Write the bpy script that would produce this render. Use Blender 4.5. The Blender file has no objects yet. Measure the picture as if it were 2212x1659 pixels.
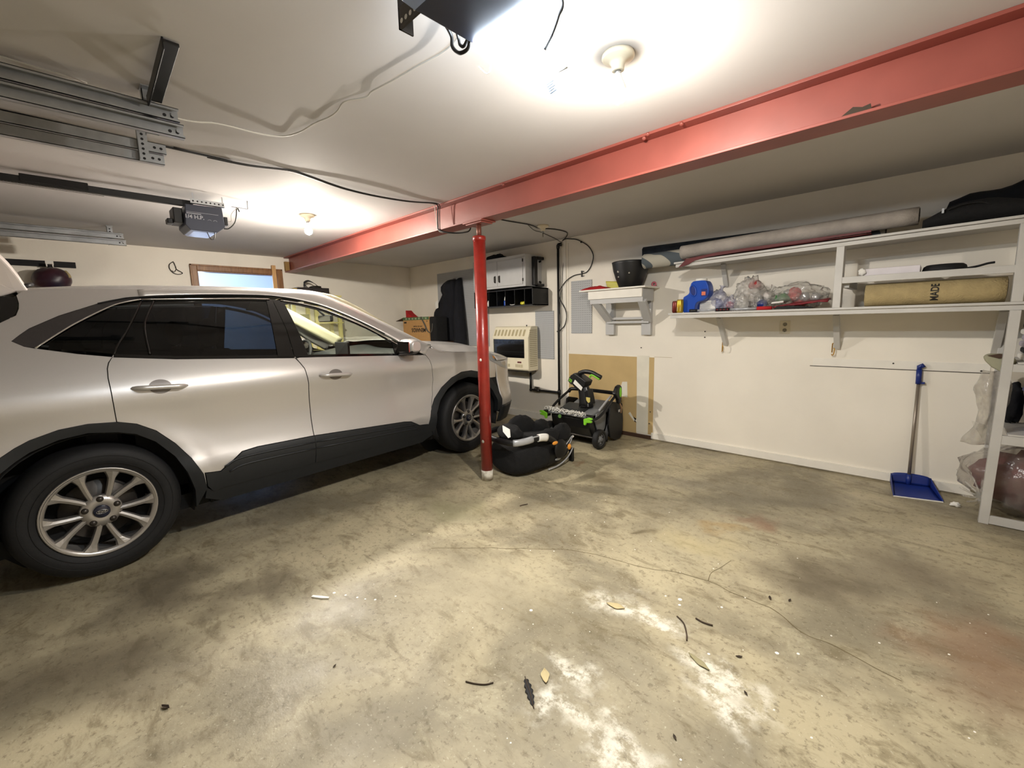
EXPOSURE = 3.2; HALL = 9.0; LENS = 1.5; BULB = 620.0; BULB2 = 1050.0
import bpy, bmesh, math, random
from mathutils import Vector, Matrix, noise
random.seed(11)
SC = bpy.context.scene
COL = SC.collection
PI = math.pi
H = 2.2589
def V(*a): return Vector(a)
def lin(c):
    c = c / 255.0
    return c / 12.92 if c <= .04045 else ((c + .055) / 1.055) ** 2.4
def rgb(r, g, b): return (lin(r), lin(g), lin(b), 1.0)

# ---------------------------------------------------------------- materials
def nodes(name):
    m = bpy.data.materials.new(name); m.use_nodes = True
    nt = m.node_tree; nt.nodes.clear()
    return m, nt
def N(nt, typ, **kw):
    n = nt.nodes.new(typ)
    for k, v in kw.items():
        if k.startswith('i_'):
            key = k[2:]
            key = int(key) if key.isdigit() else key.replace('_', ' ')
            n.inputs[key].default_value = v
        else: setattr(n, k, v)
    return n
def pm(name, col, rough=.55, metal=0., var=.08, scale=9., bump=0., bscale=60., coat=0., spec=.5, col2=None, sheen=0., stretch=None):
    m, nt = nodes(name); L = nt.links.new
    out = N(nt, 'ShaderNodeOutputMaterial'); b = N(nt, 'ShaderNodeBsdfPrincipled')
    L(b.outputs[0], out.inputs[0])
    tc = N(nt, 'ShaderNodeTexCoord')
    src = tc.outputs['Object']
    if stretch:
        mp = N(nt, 'ShaderNodeMapping'); mp.inputs['Scale'].default_value = stretch
        L(src, mp.inputs[0]); src = mp.outputs[0]
    nz = N(nt, 'ShaderNodeTexNoise'); nz.inputs['Scale'].default_value = scale; nz.inputs['Detail'].default_value = 5
    L(src, nz.inputs['Vector'])
    mx = N(nt, 'ShaderNodeMix', data_type='RGBA')
    c = rgb(*col)
    if col2: c2 = rgb(*col2); a = c
    else:
        a = tuple(max(0, x * (1 - var)) for x in c[:3]) + (1,); c2 = tuple(min(1, x * (1 + var)) for x in c[:3]) + (1,)
    mx.inputs[6].default_value = a; mx.inputs[7].default_value = c2
    mr = N(nt, 'ShaderNodeMapRange'); mr.inputs[1].default_value = .3; mr.inputs[2].default_value = .7
    L(nz.outputs['Fac'], mr.inputs[0]); L(mr.outputs[0], mx.inputs[0])
    L(mx.outputs[2], b.inputs['Base Color'])
    b.inputs['Roughness'].default_value = rough; b.inputs['Metallic'].default_value = metal
    b.inputs['Coat Weight'].default_value = coat; b.inputs['Specular IOR Level'].default_value = spec
    b.inputs['Sheen Weight'].default_value = sheen
    if bump:
        n2 = N(nt, 'ShaderNodeTexNoise'); n2.inputs['Scale'].default_value = bscale; n2.inputs['Detail'].default_value = 4
        L(src, n2.inputs['Vector'])
        bp = N(nt, 'ShaderNodeBump'); bp.inputs['Strength'].default_value = bump; bp.inputs['Distance'].default_value = .01
        L(n2.outputs['Fac'], bp.inputs['Height']); L(bp.outputs[0], b.inputs['Normal'])
    return m
def emit(name, col, strength):
    m, nt = nodes(name)
    out = N(nt, 'ShaderNodeOutputMaterial'); e = N(nt, 'ShaderNodeEmission')
    e.inputs[0].default_value = tuple(col) + (1,); e.inputs[1].default_value = strength
    nt.links.new(e.outputs[0], out.inputs[0]); return m
def glass(name, tint, gloss=.08, rough=.02, milky=0., milk=(230, 230, 230), bump=0., bscale=25.):
    m, nt = nodes(name); L = nt.links.new
    out = N(nt, 'ShaderNodeOutputMaterial')
    tr = N(nt, 'ShaderNodeBsdfTransparent'); tr.inputs[0].default_value = tuple(tint) + (1,)
    gl = N(nt, 'ShaderNodeBsdfGlossy'); gl.inputs['Roughness'].default_value = rough; gl.inputs[0].default_value = (1, 1, 1, 1)
    fr = N(nt, 'ShaderNodeFresnel')
    ge = N(nt, 'ShaderNodeNewGeometry'); io = N(nt, 'ShaderNodeMapRange'); io.inputs[3].default_value = 1.45; io.inputs[4].default_value = 1/1.45
    L(ge.outputs['Backfacing'], io.inputs[0]); L(io.outputs[0], fr.inputs[0])
    base = tr.outputs[0]
    if milky:
        df = N(nt, 'ShaderNodeBsdfDiffuse'); df.inputs[0].default_value = rgb(*milk)
        tl = N(nt, 'ShaderNodeBsdfTranslucent'); tl.inputs[0].default_value = rgb(*milk)
        ad = N(nt, 'ShaderNodeMixShader'); ad.inputs[0].default_value = .4
        L(df.outputs[0], ad.inputs[1]); L(tl.outputs[0], ad.inputs[2])
        m2 = N(nt, 'ShaderNodeMixShader'); m2.inputs[0].default_value = milky
        tc = N(nt, 'ShaderNodeTexCoord'); nz = N(nt, 'ShaderNodeTexNoise'); nz.inputs['Scale'].default_value = 14; nz.inputs['Detail'].default_value = 6
        L(tc.outputs['Object'], nz.inputs['Vector'])
        mr = N(nt, 'ShaderNodeMapRange'); mr.inputs[1].default_value = .35; mr.inputs[2].default_value = .7; mr.inputs[3].default_value = milky * .45; mr.inputs[4].default_value = min(1, milky * 1.6)
        L(nz.outputs['Fac'], mr.inputs[0]); L(mr.outputs[0], m2.inputs[0])
        L(tr.outputs[0], m2.inputs[1]); L(ad.outputs[0], m2.inputs[2]); base = m2.outputs[0]
    mx = N(nt, 'ShaderNodeMixShader')
    L(fr.outputs[0], mx.inputs[0]); L(base, mx.inputs[1]); L(gl.outputs[0], mx.inputs[2])
    if bump:
        tc = N(nt, 'ShaderNodeTexCoord'); n2 = N(nt, 'ShaderNodeTexNoise'); n2.inputs['Scale'].default_value = bscale; n2.inputs['Detail'].default_value = 3
        L(tc.outputs['Object'], n2.inputs['Vector'])
        bp = N(nt, 'ShaderNodeBump'); bp.inputs['Strength'].default_value = bump; bp.inputs['Distance'].default_value = .02
        L(n2.outputs['Fac'], bp.inputs['Height']); L(bp.outputs[0], gl.inputs['Normal']); L(bp.outputs[0], fr.inputs['Normal'])
    L(mx.outputs[0], out.inputs[0]); return m

# ---------------------------------------------------------------- mesh builder
class MB:
    def __init__(s): s.v = []; s.f = []; s.mi = []; s.sm = []
    def add(s, vs, fs, mi=0, sm=False):
        o = len(s.v); s.v += [Vector(q) for q in vs]
        for f in fs: s.f.append([o + i for i in f]); s.mi.append(mi); s.sm.append(sm)
        return s
    def box(s, x0, x1, y0, y1, z0, z1, mi=0):
        return s.add([(x0,y0,z0),(x1,y0,z0),(x1,y1,z0),(x0,y1,z0),(x0,y0,z1),(x1,y0,z1),(x1,y1,z1),(x0,y1,z1)],
            [(0,3,2,1),(4,5,6,7),(0,1,5,4),(1,2,6,5),(2,3,7,6),(3,0,4,7)], mi)
    def bar(s, p, q, w, h, up=(0,0,1), mi=0):          # rectangular bar from p to q
        p = Vector(p); q = Vector(q); d = (q - p).normalized(); a = d.cross(Vector(up))
        if a.length < 1e-4: a = d.cross(Vector((1,0,0)))
        a.normalize(); b = a.cross(d).normalized()
        vs = [c + a * i * w / 2 + b * j * h / 2 for c in (p, q) for i, j in ((-1,-1),(1,-1),(1,1),(-1,1))]
        return s.add(vs, [(0,1,2,3),(7,6,5,4),(0,4,5,1),(1,5,6,2),(2,6,7,3),(3,7,4,0)], mi)
    def tube(s, pts, r, n=8, closed=False, mi=0, sq=None, caps=True):
        pts = [Vector(p) for p in pts]; m = len(pts)
        rs = r if isinstance(r, (list, tuple)) else [r] * m
        prev = None; rings = []
        for i, p in enumerate(pts):
            if closed: d = pts[(i + 1) % m] - pts[i - 1]
            else: d = pts[min(i + 1, m - 1)] - pts[max(i - 1, 0)]
            d = d.normalized() if d.length > 1e-9 else Vector((0,0,1))
            if prev is None:
                a = d.cross(Vector((0,0,1)))
                if a.length < .05: a = d.cross(Vector((1,0,0)))
                a.normalize()
            else:
                a = prev - d * prev.dot(d)
                a = a.normalized() if a.length > 1e-6 else d.orthogonal().normalized()
            prev = a; b = d.cross(a)
            k = sq or (1, 1)
            rings.append([p + a * math.cos(2*PI*j/n) * rs[i] * k[0] + b * math.sin(2*PI*j/n) * rs[i] * k[1] for j in range(n)])
        return s.loft(rings, closed, caps, mi)
    def loft(s, rings, closed=False, caps=True, mi=0, sm=True, open_ring=False):
        n = len(rings[0]); m = len(rings); o = len(s.v)
        s.v += [Vector(p) for r in rings for p in r]
        for i in range(m if closed else m - 1):
            k = (i + 1) % m
            for j in range(n - 1 if open_ring else n):
                l = (j + 1) % n
                s.f.append([o+i*n+j, o+i*n+l, o+k*n+l, o+k*n+j]); s.mi.append(mi); s.sm.append(sm)
        if caps and not closed and not open_ring:
            s.f.append([o + j for j in range(n)][::-1]); s.mi.append(mi); s.sm.append(False)
            s.f.append([o + (m-1)*n + j for j in range(n)]); s.mi.append(mi); s.sm.append(False)
        return s
    def cyl(s, p, q, r, r2=None, n=16, mi=0, caps=True):
        return s.tube([p, q], [r, r if r2 is None else r2], n, mi=mi, caps=caps)
    def lathe(s, prof, o=(0,0,0), ax=(0,0,1), n=24, mi=0, caps=True):
        o = Vector(o); ax = Vector(ax).normalized(); a = ax.orthogonal().normalized(); b = ax.cross(a)
        rings = [[o + ax*h + a*r*math.cos(2*PI*j/n) + b*r*math.sin(2*PI*j/n) for j in range(n)] for r, h in prof]
        return s.loft(rings, False, caps, mi)
    def prism(s, poly, fn, d, mi=0, sm=False):        # poly of (a,b); fn(a,b,c)->point ; c=0 and c=d
        n = len(poly)
        vs = [fn(a, b, 0) for a, b in poly] + [fn(a, b, d) for a, b in poly]
        s.add(vs, [list(range(n))[::-1], list(range(n, 2*n))], mi)
        o = len(s.v) - 2*n
        for i in range(n):
            j = (i+1) % n; s.f.append([o+i, o+j, o+n+j, o+n+i]); s.mi.append(mi); s.sm.append(sm)
        return s
    def ell(s, c, r, nu=20, nv=12, mi=0, disp=0., dsc=8., seed=0., zmin=None):
        c = Vector(c); rings = []
        for i in range(nv + 1):
            t = PI * i / nv
            ring = []
            for j in range(nu):
                p = 2*PI*j/nu
                d = Vector((math.sin(max(t,.001))*math.cos(p), math.sin(max(t,.001))*math.sin(p), math.cos(t))) if 0 < i < nv else Vector((.0005*math.cos(p), .0005*math.sin(p), math.cos(t)))
                k = 1 + (disp * noise.noise(Vector((d.x*dsc/3+seed, d.y*dsc/3, d.z*dsc/3+seed*2))) + disp*.5*noise.noise(d*dsc+Vector((seed,seed,0))) if disp else 0)
                q = Vector((d.x*r[0]*k, d.y*r[1]*k, d.z*r[2]*k)) + c
                if zmin is not None and q.z < zmin: q.z = zmin
                ring.append(q)
            rings.append(ring)
        return s.loft(rings[::-1], mi=mi)
    def grid(s, fn, nu, nv, mi=0, sm=True, flip=False):
        o = len(s.v)
        for i in range(nu + 1):
            for j in range(nv + 1): s.v.append(Vector(fn(i/nu, j/nv)))
        for i in range(nu):
            for j in range(nv):
                q = [o+i*(nv+1)+j, o+(i+1)*(nv+1)+j, o+(i+1)*(nv+1)+j+1, o+i*(nv+1)+j+1]
                s.f.append(q[::-1] if flip else q); s.mi.append(mi); s.sm.append(sm)
        return s
    def xf(s, M):
        s.v = [M @ p for p in s.v]; return s
    def build(s, name, mats, parent=None, bev=0., seg=2, solid=0., sub=0, local=False, origin=None, soff=-1):
        me = bpy.data.meshes.new(name)
        org = Vector((0,0,0))
        if parent is not None and not local: org = Vector(wloc(parent))
        elif origin is not None: org = Vector(origin)
        elif parent is None:
            xs = [p.x for p in s.v]; ys = [p.y for p in s.v]; zs = [p.z for p in s.v]
            org = Vector(((min(xs)+max(xs))/2, (min(ys)+max(ys))/2, min(zs)))
        me.from_pydata([tuple(p - org) for p in s.v], [], s.f)
        for m in (mats if isinstance(mats, (list, tuple)) else [mats]): me.materials.append(m)
        for p, mi, sm in zip(me.polygons, s.mi, s.sm): p.material_index = mi; p.use_smooth = sm
        bm = bmesh.new(); bm.from_mesh(me)
        bmesh.ops.recalc_face_normals(bm, faces=bm.faces[:]) if not getattr(s, 'keepn', False) else None
        bm.to_mesh(me); bm.free()
        o = bpy.data.objects.new(name, me); COL.objects.link(o)
        if parent is not None: o.parent = parent
        else: o.location = org
        o['_org'] = list(org) if (parent is None) else list(wloc(parent))
        if bev:
            md = o.modifiers.new('bevel', 'BEVEL'); md.width = bev; md.segments = seg; md.limit_method = 'ANGLE'; md.angle_limit = math.radians(40)
        if solid:
            md = o.modifiers.new('solid', 'SOLIDIFY'); md.thickness = solid; md.offset = soff
        if sub:
            md = o.modifiers.new('sub', 'SUBSURF'); md.levels = sub; md.render_levels = sub
        return o
def wloc(o): return tuple(o['_org']) if '_org' in o else tuple(o.location)
def tag(o, label, cat, group=None):
    o['label'] = label; o['category'] = cat
    if group: o['group'] = group
    return o
def thing(name, label, cat, loc=(0,0,0), rz=0., group=None):
    o = bpy.data.objects.new(name, None); COL.objects.link(o); o.empty_display_size = .05
    o.location = loc; o.rotation_euler = (0,0,rz); o['_org'] = list(loc)
    return tag(o, label, cat, group)
def struct(o):
    o['kind'] = 'structure'; return o
def lab(o, t): o['label'] = t; return o
def text(name, body, size, mat, parent, M, ext=.0006, local=False, bold=0., xs=1.):
    cu = bpy.data.curves.new(name, 'FONT'); cu.body = body; cu.size = size; cu.extrude = ext; cu.align_x = 'CENTER'; cu.align_y = 'CENTER'; cu.offset = bold
    t = bpy.data.objects.new('tmp_text', cu); COL.objects.link(t)
    bpy.context.view_layer.update()
    me = bpy.data.meshes.new_from_object(t.evaluated_get(bpy.context.evaluated_depsgraph_get()))
    bpy.data.objects.remove(t); bpy.data.curves.remove(cu)
    me.name = name
    org = Vector((0,0,0)) if local else Vector(wloc(parent))
    me.transform(Matrix.Translation(-org) @ M @ Matrix.Diagonal((xs, 1, 1, 1)))
    me.materials.clear(); me.materials.append(mat)
    o = bpy.data.objects.new(name, me); COL.objects.link(o); o.parent = parent; o['_org'] = list(wloc(parent))
    return o
def frame(o, x, y):           # matrix with columns x, y, x×y at origin o
    x = Vector(x).normalized(); y = Vector(y); y = (y - x*y.dot(x)).normalized(); z = x.cross(y)
    return Matrix(((x.x,y.x,z.x,o[0]),(x.y,y.y,z.y,o[1]),(x.z,y.z,z.z,o[2]),(0,0,0,1)))
def spline(pts, k=6, closed=False):
    pts = [Vector(p) for p in pts]; n = len(pts); out = []
    for i in range(n if closed else n - 1):
        p0 = pts[(i-1) % n] if closed or i else pts[0]*2 - pts[1]
        p1 = pts[i]; p2 = pts[(i+1) % n]
        p3 = pts[(i+2) % n] if closed or i + 2 < n else pts[-1]*2 - pts[-2]
        for j in range(k):
            t = j / k; out.append(.5*((2*p1)+(p2-p0)*t+(2*p0-5*p1+4*p2-p3)*t*t+(3*p1-p0-3*p2+p3)*t*t*t))
    if not closed: out.append(pts[-1])
    return out

# ---------------------------------------------------------------- palette
M = {}
M['wall'] = pm('wall_paint', (238,232,220), .6, var=.05, scale=1.6, bump=.05, bscale=45)
M['ceil'] = pm('ceiling_paint', (203,200,199), .75, spec=.15, var=.05, scale=1.1, bump=.04, bscale=30)
M['white'] = pm('white_paint', (235,231,222), .5, var=.03)
M['shelfw'] = pm('shelf_grey_white', (196,194,190), .5, var=.07, scale=5, bump=.08, bscale=30)
M['tan'] = pm('bare_drywall', (196,170,120), .8, var=.06, scale=5)
M['brown'] = pm('brown_wood', (70,48,34), .7, var=.2, stretch=(1,8,8))
M['oak'] = pm('oak', (150,105,60), .45, col2=(112,72,36), scale=5, stretch=(14,14,1.2))
M['pine'] = pm('pine', (205,160,105), .55, var=.12, scale=5, stretch=(12,12,1.5))
M['beam'] = pm('red_oxide_paint', (142,74,64), .42, var=.12, scale=4, bump=.06, bscale=25)
M['post'] = pm('red_gloss_paint', (148,40,32), .3, var=.15, scale=14, bump=.1, bscale=40, coat=.3)
M['steel'] = pm('galvanised_steel', (168,170,172), .36, .85, var=.12, scale=18)
M['dsteel'] = pm('dark_steel', (70,66,62), .4, .7, var=.2)
M['chrome'] = pm('chrome', (225,225,225), .12, 1., var=.02)
M['black'] = pm('black_plastic', (13,13,15), .45, var=.15)
M['blackm'] = pm('black_matte', (16,16,18), .75, var=.2)
M['blackg'] = pm('black_gloss', (10,10,12), .12, var=.05, coat=.5)
M['fabric'] = pm('black_fabric', (9,9,11), .92, var=.4, scale=40, bump=.35, bscale=130)
M['navyf'] = pm('navy_fabric', (9,11,20), .92, var=.35, scale=12, bump=.4, bscale=22)
M['rubber'] = pm('tyre_rubber', (15,15,17), .7, var=.15, scale=30, bump=.1)
M['cable'] = pm('black_cable', (18,17,17), .5)
M['wcable'] = pm('white_cable', (215,212,205), .55)
M['opener'] = pm('opener_grey_blue', (58,62,76), .4, .25, var=.06)
M['grey'] = pm('grey_paint', (165,166,168), .5, var=.05)
M['cabinet'] = pm('cabinet_grey', (186,186,186), .48, var=.04)
M['peg'] = None
M['cream'] = pm('heater_cream', (232,224,198), .4, var=.03)
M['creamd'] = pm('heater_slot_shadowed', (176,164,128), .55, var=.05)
M['blue'] = pm('blue_plastic', (18,72,176), .32, var=.06)
M['dblue'] = pm('dark_blue_plastic', (22,44,120), .4, var=.12)
M['red'] = pm('red_cloth', (178,26,30), .8, var=.15, bump=.2)
M['dred'] = pm('dark_red', (120,16,30), .55, var=.3, scale=14)
M['maroon'] = pm('maroon_sheet', (92,34,36), .6, var=.2)
M['yellow'] = pm('yellow_green_plastic', (196,190,40), .45, var=.15)
M['paleyel'] = pm('pale_yellow_wood', (226,214,140), .55, var=.08)
M['pink'] = pm('pink_plastic', (214,120,132), .4, var=.1)
M['green'] = pm('lime_green', (126,200,48), .45, var=.06)
M['orange'] = pm('orange_button', (240,160,60), .4)
M['silver'] = pm('silver_plastic', (178,180,184), .35, .3)
M['card'] = pm('cardboard', (190,146,92), .8, var=.06, scale=20)
M['greentape'] = pm('green_print', (74,104,66), .75, var=.2)
M['ink'] = pm('black_ink', (30,28,26), .7)
M['rugw'] = pm('rug_backing', (168,160,152), .95, var=.22, scale=7, bump=.4, bscale=90)
M['rugt'] = pm('carpet_tan', (172,154,112), .95, var=.12, scale=14, bump=.6, bscale=110)
M['rugg'] = pm('rug_grey', (78,86,90), .95, var=.1, bump=.3, bscale=120)
M['rugb'] = pm('rug_stone', (168,164,152), .95, var=.08, bump=.3, bscale=120)
M['tape'] = pm('white_paper', (236,234,228), .7, var=.03)
M['tread'] = pm('grey_plastic', (112,114,116), .5, var=.08)
M['gold'] = pm('gold_can', (200,166,50), .3, .6, var=.12)
M['redcan'] = pm('brown_red_can', (128,40,28), .35, .4, col2=(70,24,20), scale=24)
M['bulb'] = emit('lit_bulb', (1., .92, .81), BULB); M['bulb2'] = emit('lit_far_bulb', (1., .92, .81), BULB2); M['bulbm'] = emit('lit_bulb_middle', (1., .92, .80), BULB*.30); M['bulb2m'] = emit('lit_far_bulb_middle', (1., .92, .80), BULB2*.45); M['bulbt'] = emit('lit_bulb_side', (1., .88, .70), BULB*.03); M['bulb2t'] = emit('lit_far_bulb_side', (1., .88, .70), BULB2*.05)
M['lens'] = None
M['bulbglass'] = glass('clear_bulb', (.97,.97,.95))
M['porc'] = pm('porcelain', (224,214,190), .3, var=.02)
M['clear'] = glass('clear_bag', (.97,.97,.96), rough=.18, milky=.22, milk=(240,238,232), bump=.9, bscale=18)
M['clearg'] = glass('dusty_bag', (.90,.89,.87), rough=.25, milky=.22, milk=(206,200,192), bump=.9, bscale=14)
M['leaf'] = pm('dry_leaf', (186,170,128), .8, var=.1)
M['dleaf'] = pm('dark_leaf', (58,46,34), .85, var=.3)
M['twig'] = pm('twig', (62,48,34), .85, var=.2)
M['feather'] = pm('black_feather', (12,11,12), .7)

def pchip_(x, xs, ys):
    for i in range(len(xs)-1):
        if x <= xs[i+1]:
            t = (x-xs[i])/(xs[i+1]-xs[i]); t = t*t*(3-2*t); return ys[i]+(ys[i+1]-ys[i])*t
    return ys[-1]
# ================================================================= camera
cam = bpy.data.cameras.new('camera'); co = bpy.data.objects.new('camera', cam); COL.objects.link(co)
yaw, pit, rol = 0.7742468, -0.1419957, -0.0250102
fw = V(-math.sin(yaw)*math.cos(pit), math.cos(yaw)*math.cos(pit), math.sin(pit))
rt = V(math.cos(yaw), math.sin(yaw), 0); up = rt.cross(fw)
r2 = rt*math.cos(rol) + up*math.sin(rol); u2 = -rt*math.sin(rol) + up*math.cos(rol)
co.matrix_world = Matrix(((r2.x,u2.x,-fw.x,6.610214),(r2.y,u2.y,-fw.y,-4.293944),(r2.z,u2.z,-fw.z,1.2910865),(0,0,0,1)))
cam.sensor_fit = 'HORIZONTAL'; cam.sensor_width = 36; cam.lens = 936.3332 / 2212 * 36
cam.clip_start = .02; cam.clip_end = 60
SC.camera = co
SC.view_settings.view_transform = 'Standard'; SC.view_settings.look = 'None'; SC.view_settings.gamma = 1
SC.view_settings.exposure = EXPOSURE
SC.view_settings.use_curve_mapping = False
SC.cycles.use_denoising = True
SC.cycles.max_bounces = 10; SC.cycles.diffuse_bounces = 6; SC.cycles.transparent_max_bounces = 24
SC.cycles.sample_clamp_indirect = 6
SC.cycles.caustics_reflective = False; SC.cycles.caustics_refractive = False
w = bpy.data.worlds.new('world'); SC.world = w; w.use_nodes = True
w.node_tree.nodes['Background'].inputs[0].default_value = (.02,.022,.028,1); w.node_tree.nodes['Background'].inputs[1].default_value = .3

# ================================================================= floor
def floor_mat():
    m, nt = nodes('stained_concrete'); L = nt.links.new
    out = N(nt, 'ShaderNodeOutputMaterial'); b = N(nt, 'ShaderNodeBsdfPrincipled'); L(b.outputs[0], out.inputs[0])
    tc = N(nt, 'ShaderNodeTexCoord'); P = tc.outputs['Object']
    def nz(scale, detail=6, rough=.6, dist=0., st=None):
        n = N(nt, 'ShaderNodeTexNoise'); n.inputs['Scale'].default_value = scale; n.inputs['Detail'].default_value = detail
        n.inputs['Roughness'].default_value = rough; n.inputs['Distortion'].default_value = dist
        s = P
        if st:
            mp = N(nt, 'ShaderNodeMapping'); mp.inputs['Scale'].default_value = st; mp.inputs['Rotation'].default_value = (0,0,.5); L(P, mp.inputs[0]); s = mp.outputs[0]
        L(s, n.inputs['Vector']); return n.outputs['Fac']
    def rng(f, a, b_, c=0., d=1., smooth=True):
        r = N(nt, 'ShaderNodeMapRange'); r.interpolation_type = 'SMOOTHSTEP' if smooth else 'LINEAR'
        for i, v in enumerate((a, b_, c, d)): r.inputs[i+1].default_value = v
        L(f, r.inputs[0]); return r.outputs[0]
    def mix(fac, a, col, blend='MIX'):
        x = N(nt, 'ShaderNodeMix', data_type='RGBA'); x.blend_type = blend
        L(fac, x.inputs[0])
        if isinstance(a, tuple): x.inputs[6].default_value = a
        else: L(a, x.inputs[6])
        if isinstance(col, tuple): x.inputs[7].default_value = col
        else: L(col, x.inputs[7])
        return x.outputs[2]
    def mul(a, c):
        x = N(nt, 'ShaderNodeMath', operation='MULTIPLY'); L(a, x.inputs[0])
        if isinstance(c, float): x.inputs[1].default_value = c
        else: L(c, x.inputs[1])
        return x.outputs[0]
    c = mix(rng(nz(1.3, 8, .62, .4), .35, .65), rgb(128,120,100), rgb(178,167,138))
    c = mix(mul(rng(nz(4.5, 8, .7, .6, (1,2.2,1)), .50, .66), .65), c, rgb(108,97,72))
    c = mix(mul(rng(nz(3.1, 9, .75, .3), .54, .70), .5), c, rgb(188,179,150))
    c = mix(mul(rng(nz(14, 8, .75, .5, (1,1.8,1)), .54, .66), .5), c, rgb(104,92,68))
    c = mix(mul(rng(nz(38, 4, .7), .55, .66), .55), c, rgb(96,86,66))
    c = mix(mul(rng(nz(90, 3, .6), .62, .7), .4), c, rgb(205,198,176))
    # warp for the stain outlines
    wn = N(nt, 'ShaderNodeTexNoise'); wn.inputs['Scale'].default_value = 5; wn.inputs['Detail'].default_value = 6; L(P, wn.inputs['Vector'])
    wv = N(nt, 'ShaderNodeVectorMath', operation='MULTIPLY_ADD'); wv.inputs[1].default_value = (.5,.5,0); L(wn.outputs['Color'], wv.inputs[0]); L(P, wv.inputs[2])
    wsub = N(nt, 'ShaderNodeVectorMath', operation='SUBTRACT'); wsub.inputs[1].default_value = (.25,.25,0); L(wv.outputs[0], wsub.inputs[0])
    def blob(x, y, rx, ry, col, k, rot=0., soft=.35, speck=None):
        nonlocal c
        mp = N(nt, 'ShaderNodeMapping', vector_type='TEXTURE'); mp.inputs['Location'].default_value = (x, y, 0); mp.inputs['Rotation'].default_value = (0,0,rot); mp.inputs['Scale'].default_value = (rx, ry, 1)
        L(wsub.outputs[0], mp.inputs[0])
        ln = N(nt, 'ShaderNodeVectorMath', operation='LENGTH'); L(mp.outputs[0], ln.inputs[0])
        f = rng(ln.outputs['Value'], 1., soft, 0., k)
        if speck: f = mul(f, speck)
        c = mix(f, c, rgb(*col)); return f
    G = lambda: None
    # oil and rust stains among darker and paler patches
    blob(6.30,-1.85,.42,.30,(92,82,66), .75, .5, .1)
    blob(6.65,-1.45,.45,.35,(108,96,78), .6, .3, .1)
    blob(4.75,-1.35,.30,.18,(104,92,68), .7, .4, .1)
    blob(5.42,-1.98,.13,.08,(92,80,56), .7, .4, .2)
    blob(5.90,-1.36,.20,.16,(126,80,58), .55, .2, .1)
    blob(5.75,-1.60,.18,.12,(160,128,70), .5, .2, .1)
    blob(6.85,-2.05,.35,.5,(150,108,82), .4, 0, .1)
    blob(3.9,-4.10,.55,.35,(84,76,62), .7, .2, .1)
    blob(4.35,-4.35,.5,.3,(92,82,66), .6, .7, .1)
    blob(4.25,-3.75,.18,.35,(88,78,60), .6, .1, .2)
    blob(4.35,-1.15,.12,.10,(120,78,44), .55, .2, .1)
    blob(5.72,-1.90,.34,.24,(192,178,136), .5, .3, .1)
    blob(4.30,-2.55,.45,.25,(150,146,112), .5, .4, .1)
    blob(5.10,-2.95,.6,.45,(176,166,140), .45, .4, .05)
    # dried salt residue round the fallen leaves
    sp1 = rng(nz(16, 8, .75), .40, .60)
    for x, y, rx, ry, r in ((5.72,-2.66,.16,.10,.2),(5.85,-2.62,.15,.07,.3),(6.11,-2.80,.16,.09,-.5),(6.2,-2.86,.1,.07,-.6),(5.72,-3.18,.11,.08,.4),(5.86,-3.30,.16,.07,.7),(6.02,-3.27,.14,.09,-.6),(6.10,-3.36,.10,.08,-.5)):
        blob(x, y, rx*1.25, ry*1.4, (224,219,204), .95, r, .0, sp1)
    L(c, b.inputs['Base Color'])
    L(rng(nz(2.3, 5), .3, .7, .34, .62), b.inputs['Roughness'])
    bp = N(nt, 'ShaderNodeBump'); bp.inputs['Strength'].default_value = .12; bp.inputs['Distance'].default_value = .01
    L(nz(55, 5, .7), bp.inputs['Height']); L(bp.outputs[0], b.inputs['Normal'])
    return m
X1, YB = 7.95, -7.3
fl = struct(MB().box(-.12, X1+.12, YB-.12, .12, -.12, 0).build('floor', floor_mat(), origin=(0,0,0)))
struct(MB().box(-.12, X1+.12, YB-.12, .12, H, H+.12).build('ceiling', M['ceil'], origin=(0,0,H)))
wf = struct(MB().box(-.12, X1+.12, 0, .12, 0, H).build('wall_front', M['wall'], origin=(0,0,0)))
struct(MB().box(X1, X1+.12, YB-.12, 0, 0, H).build('wall_right', M['wall'], origin=(X1,0,0)))
struct(MB().box(-.12, X1+.12, YB-.12, YB, 0, H).build('wall_back', M['wall'], origin=(0,YB,0)))
D0, D1, DT = -3.05, -2.14, 2.02
wl = MB()
wl.box(-.12, 0, YB, D0, 0, H).box(-.12, 0, D1, 0, 0, H).box(-.12, 0, D0, D1, DT, H)
struct(wl.build('wall_left', M['wall'], origin=(0,0,0)))
# children of the front wall: bare patch, putty strips, panel seams
def onwall(name, x0, x1, z0, z1, mat, t=.003): return MB().box(x0, x1, -t, .0, z0, z1).build(name, mat, wf)
pt = MB().prism([(3.40,.89),(3.395,.04),(4.32,.04),(4.31,.885)], lambda a, b, c: V(a, -c, b), .003); pt.build('bare_drywall_patch', M['tan'], wf)
M['putty'] = pm('joint_compound', (226,222,208), .7, var=.06, scale=6)
onwall('putty_strip', 4.318, 4.455, .05, .90, M['putty'], .004)
onwall('bare_edge_strip', 4.455, 4.51, .05, .885, M['tan'], .003)
MB().prism([(4.085,.44),(4.14,.60),(4.20,.605),(4.205,.43)], lambda a, b, c: V(a, -.003-c, b), .002).build('putty_patch', M['putty'], wf)
MB().prism([(4.22,.25),(4.29,.17),(4.32,.20),(4.32,.16),(4.24,.27)], lambda a, b, c: V(a, -.003-c, b), .002).build('putty_patch', M['putty'], wf)
M['seam'] = pm('dark_seam', (74,68,60), .8)
onwall('panel_seam', 5.88, 6.89, .868, .8735, M['seam'], .002)
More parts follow.
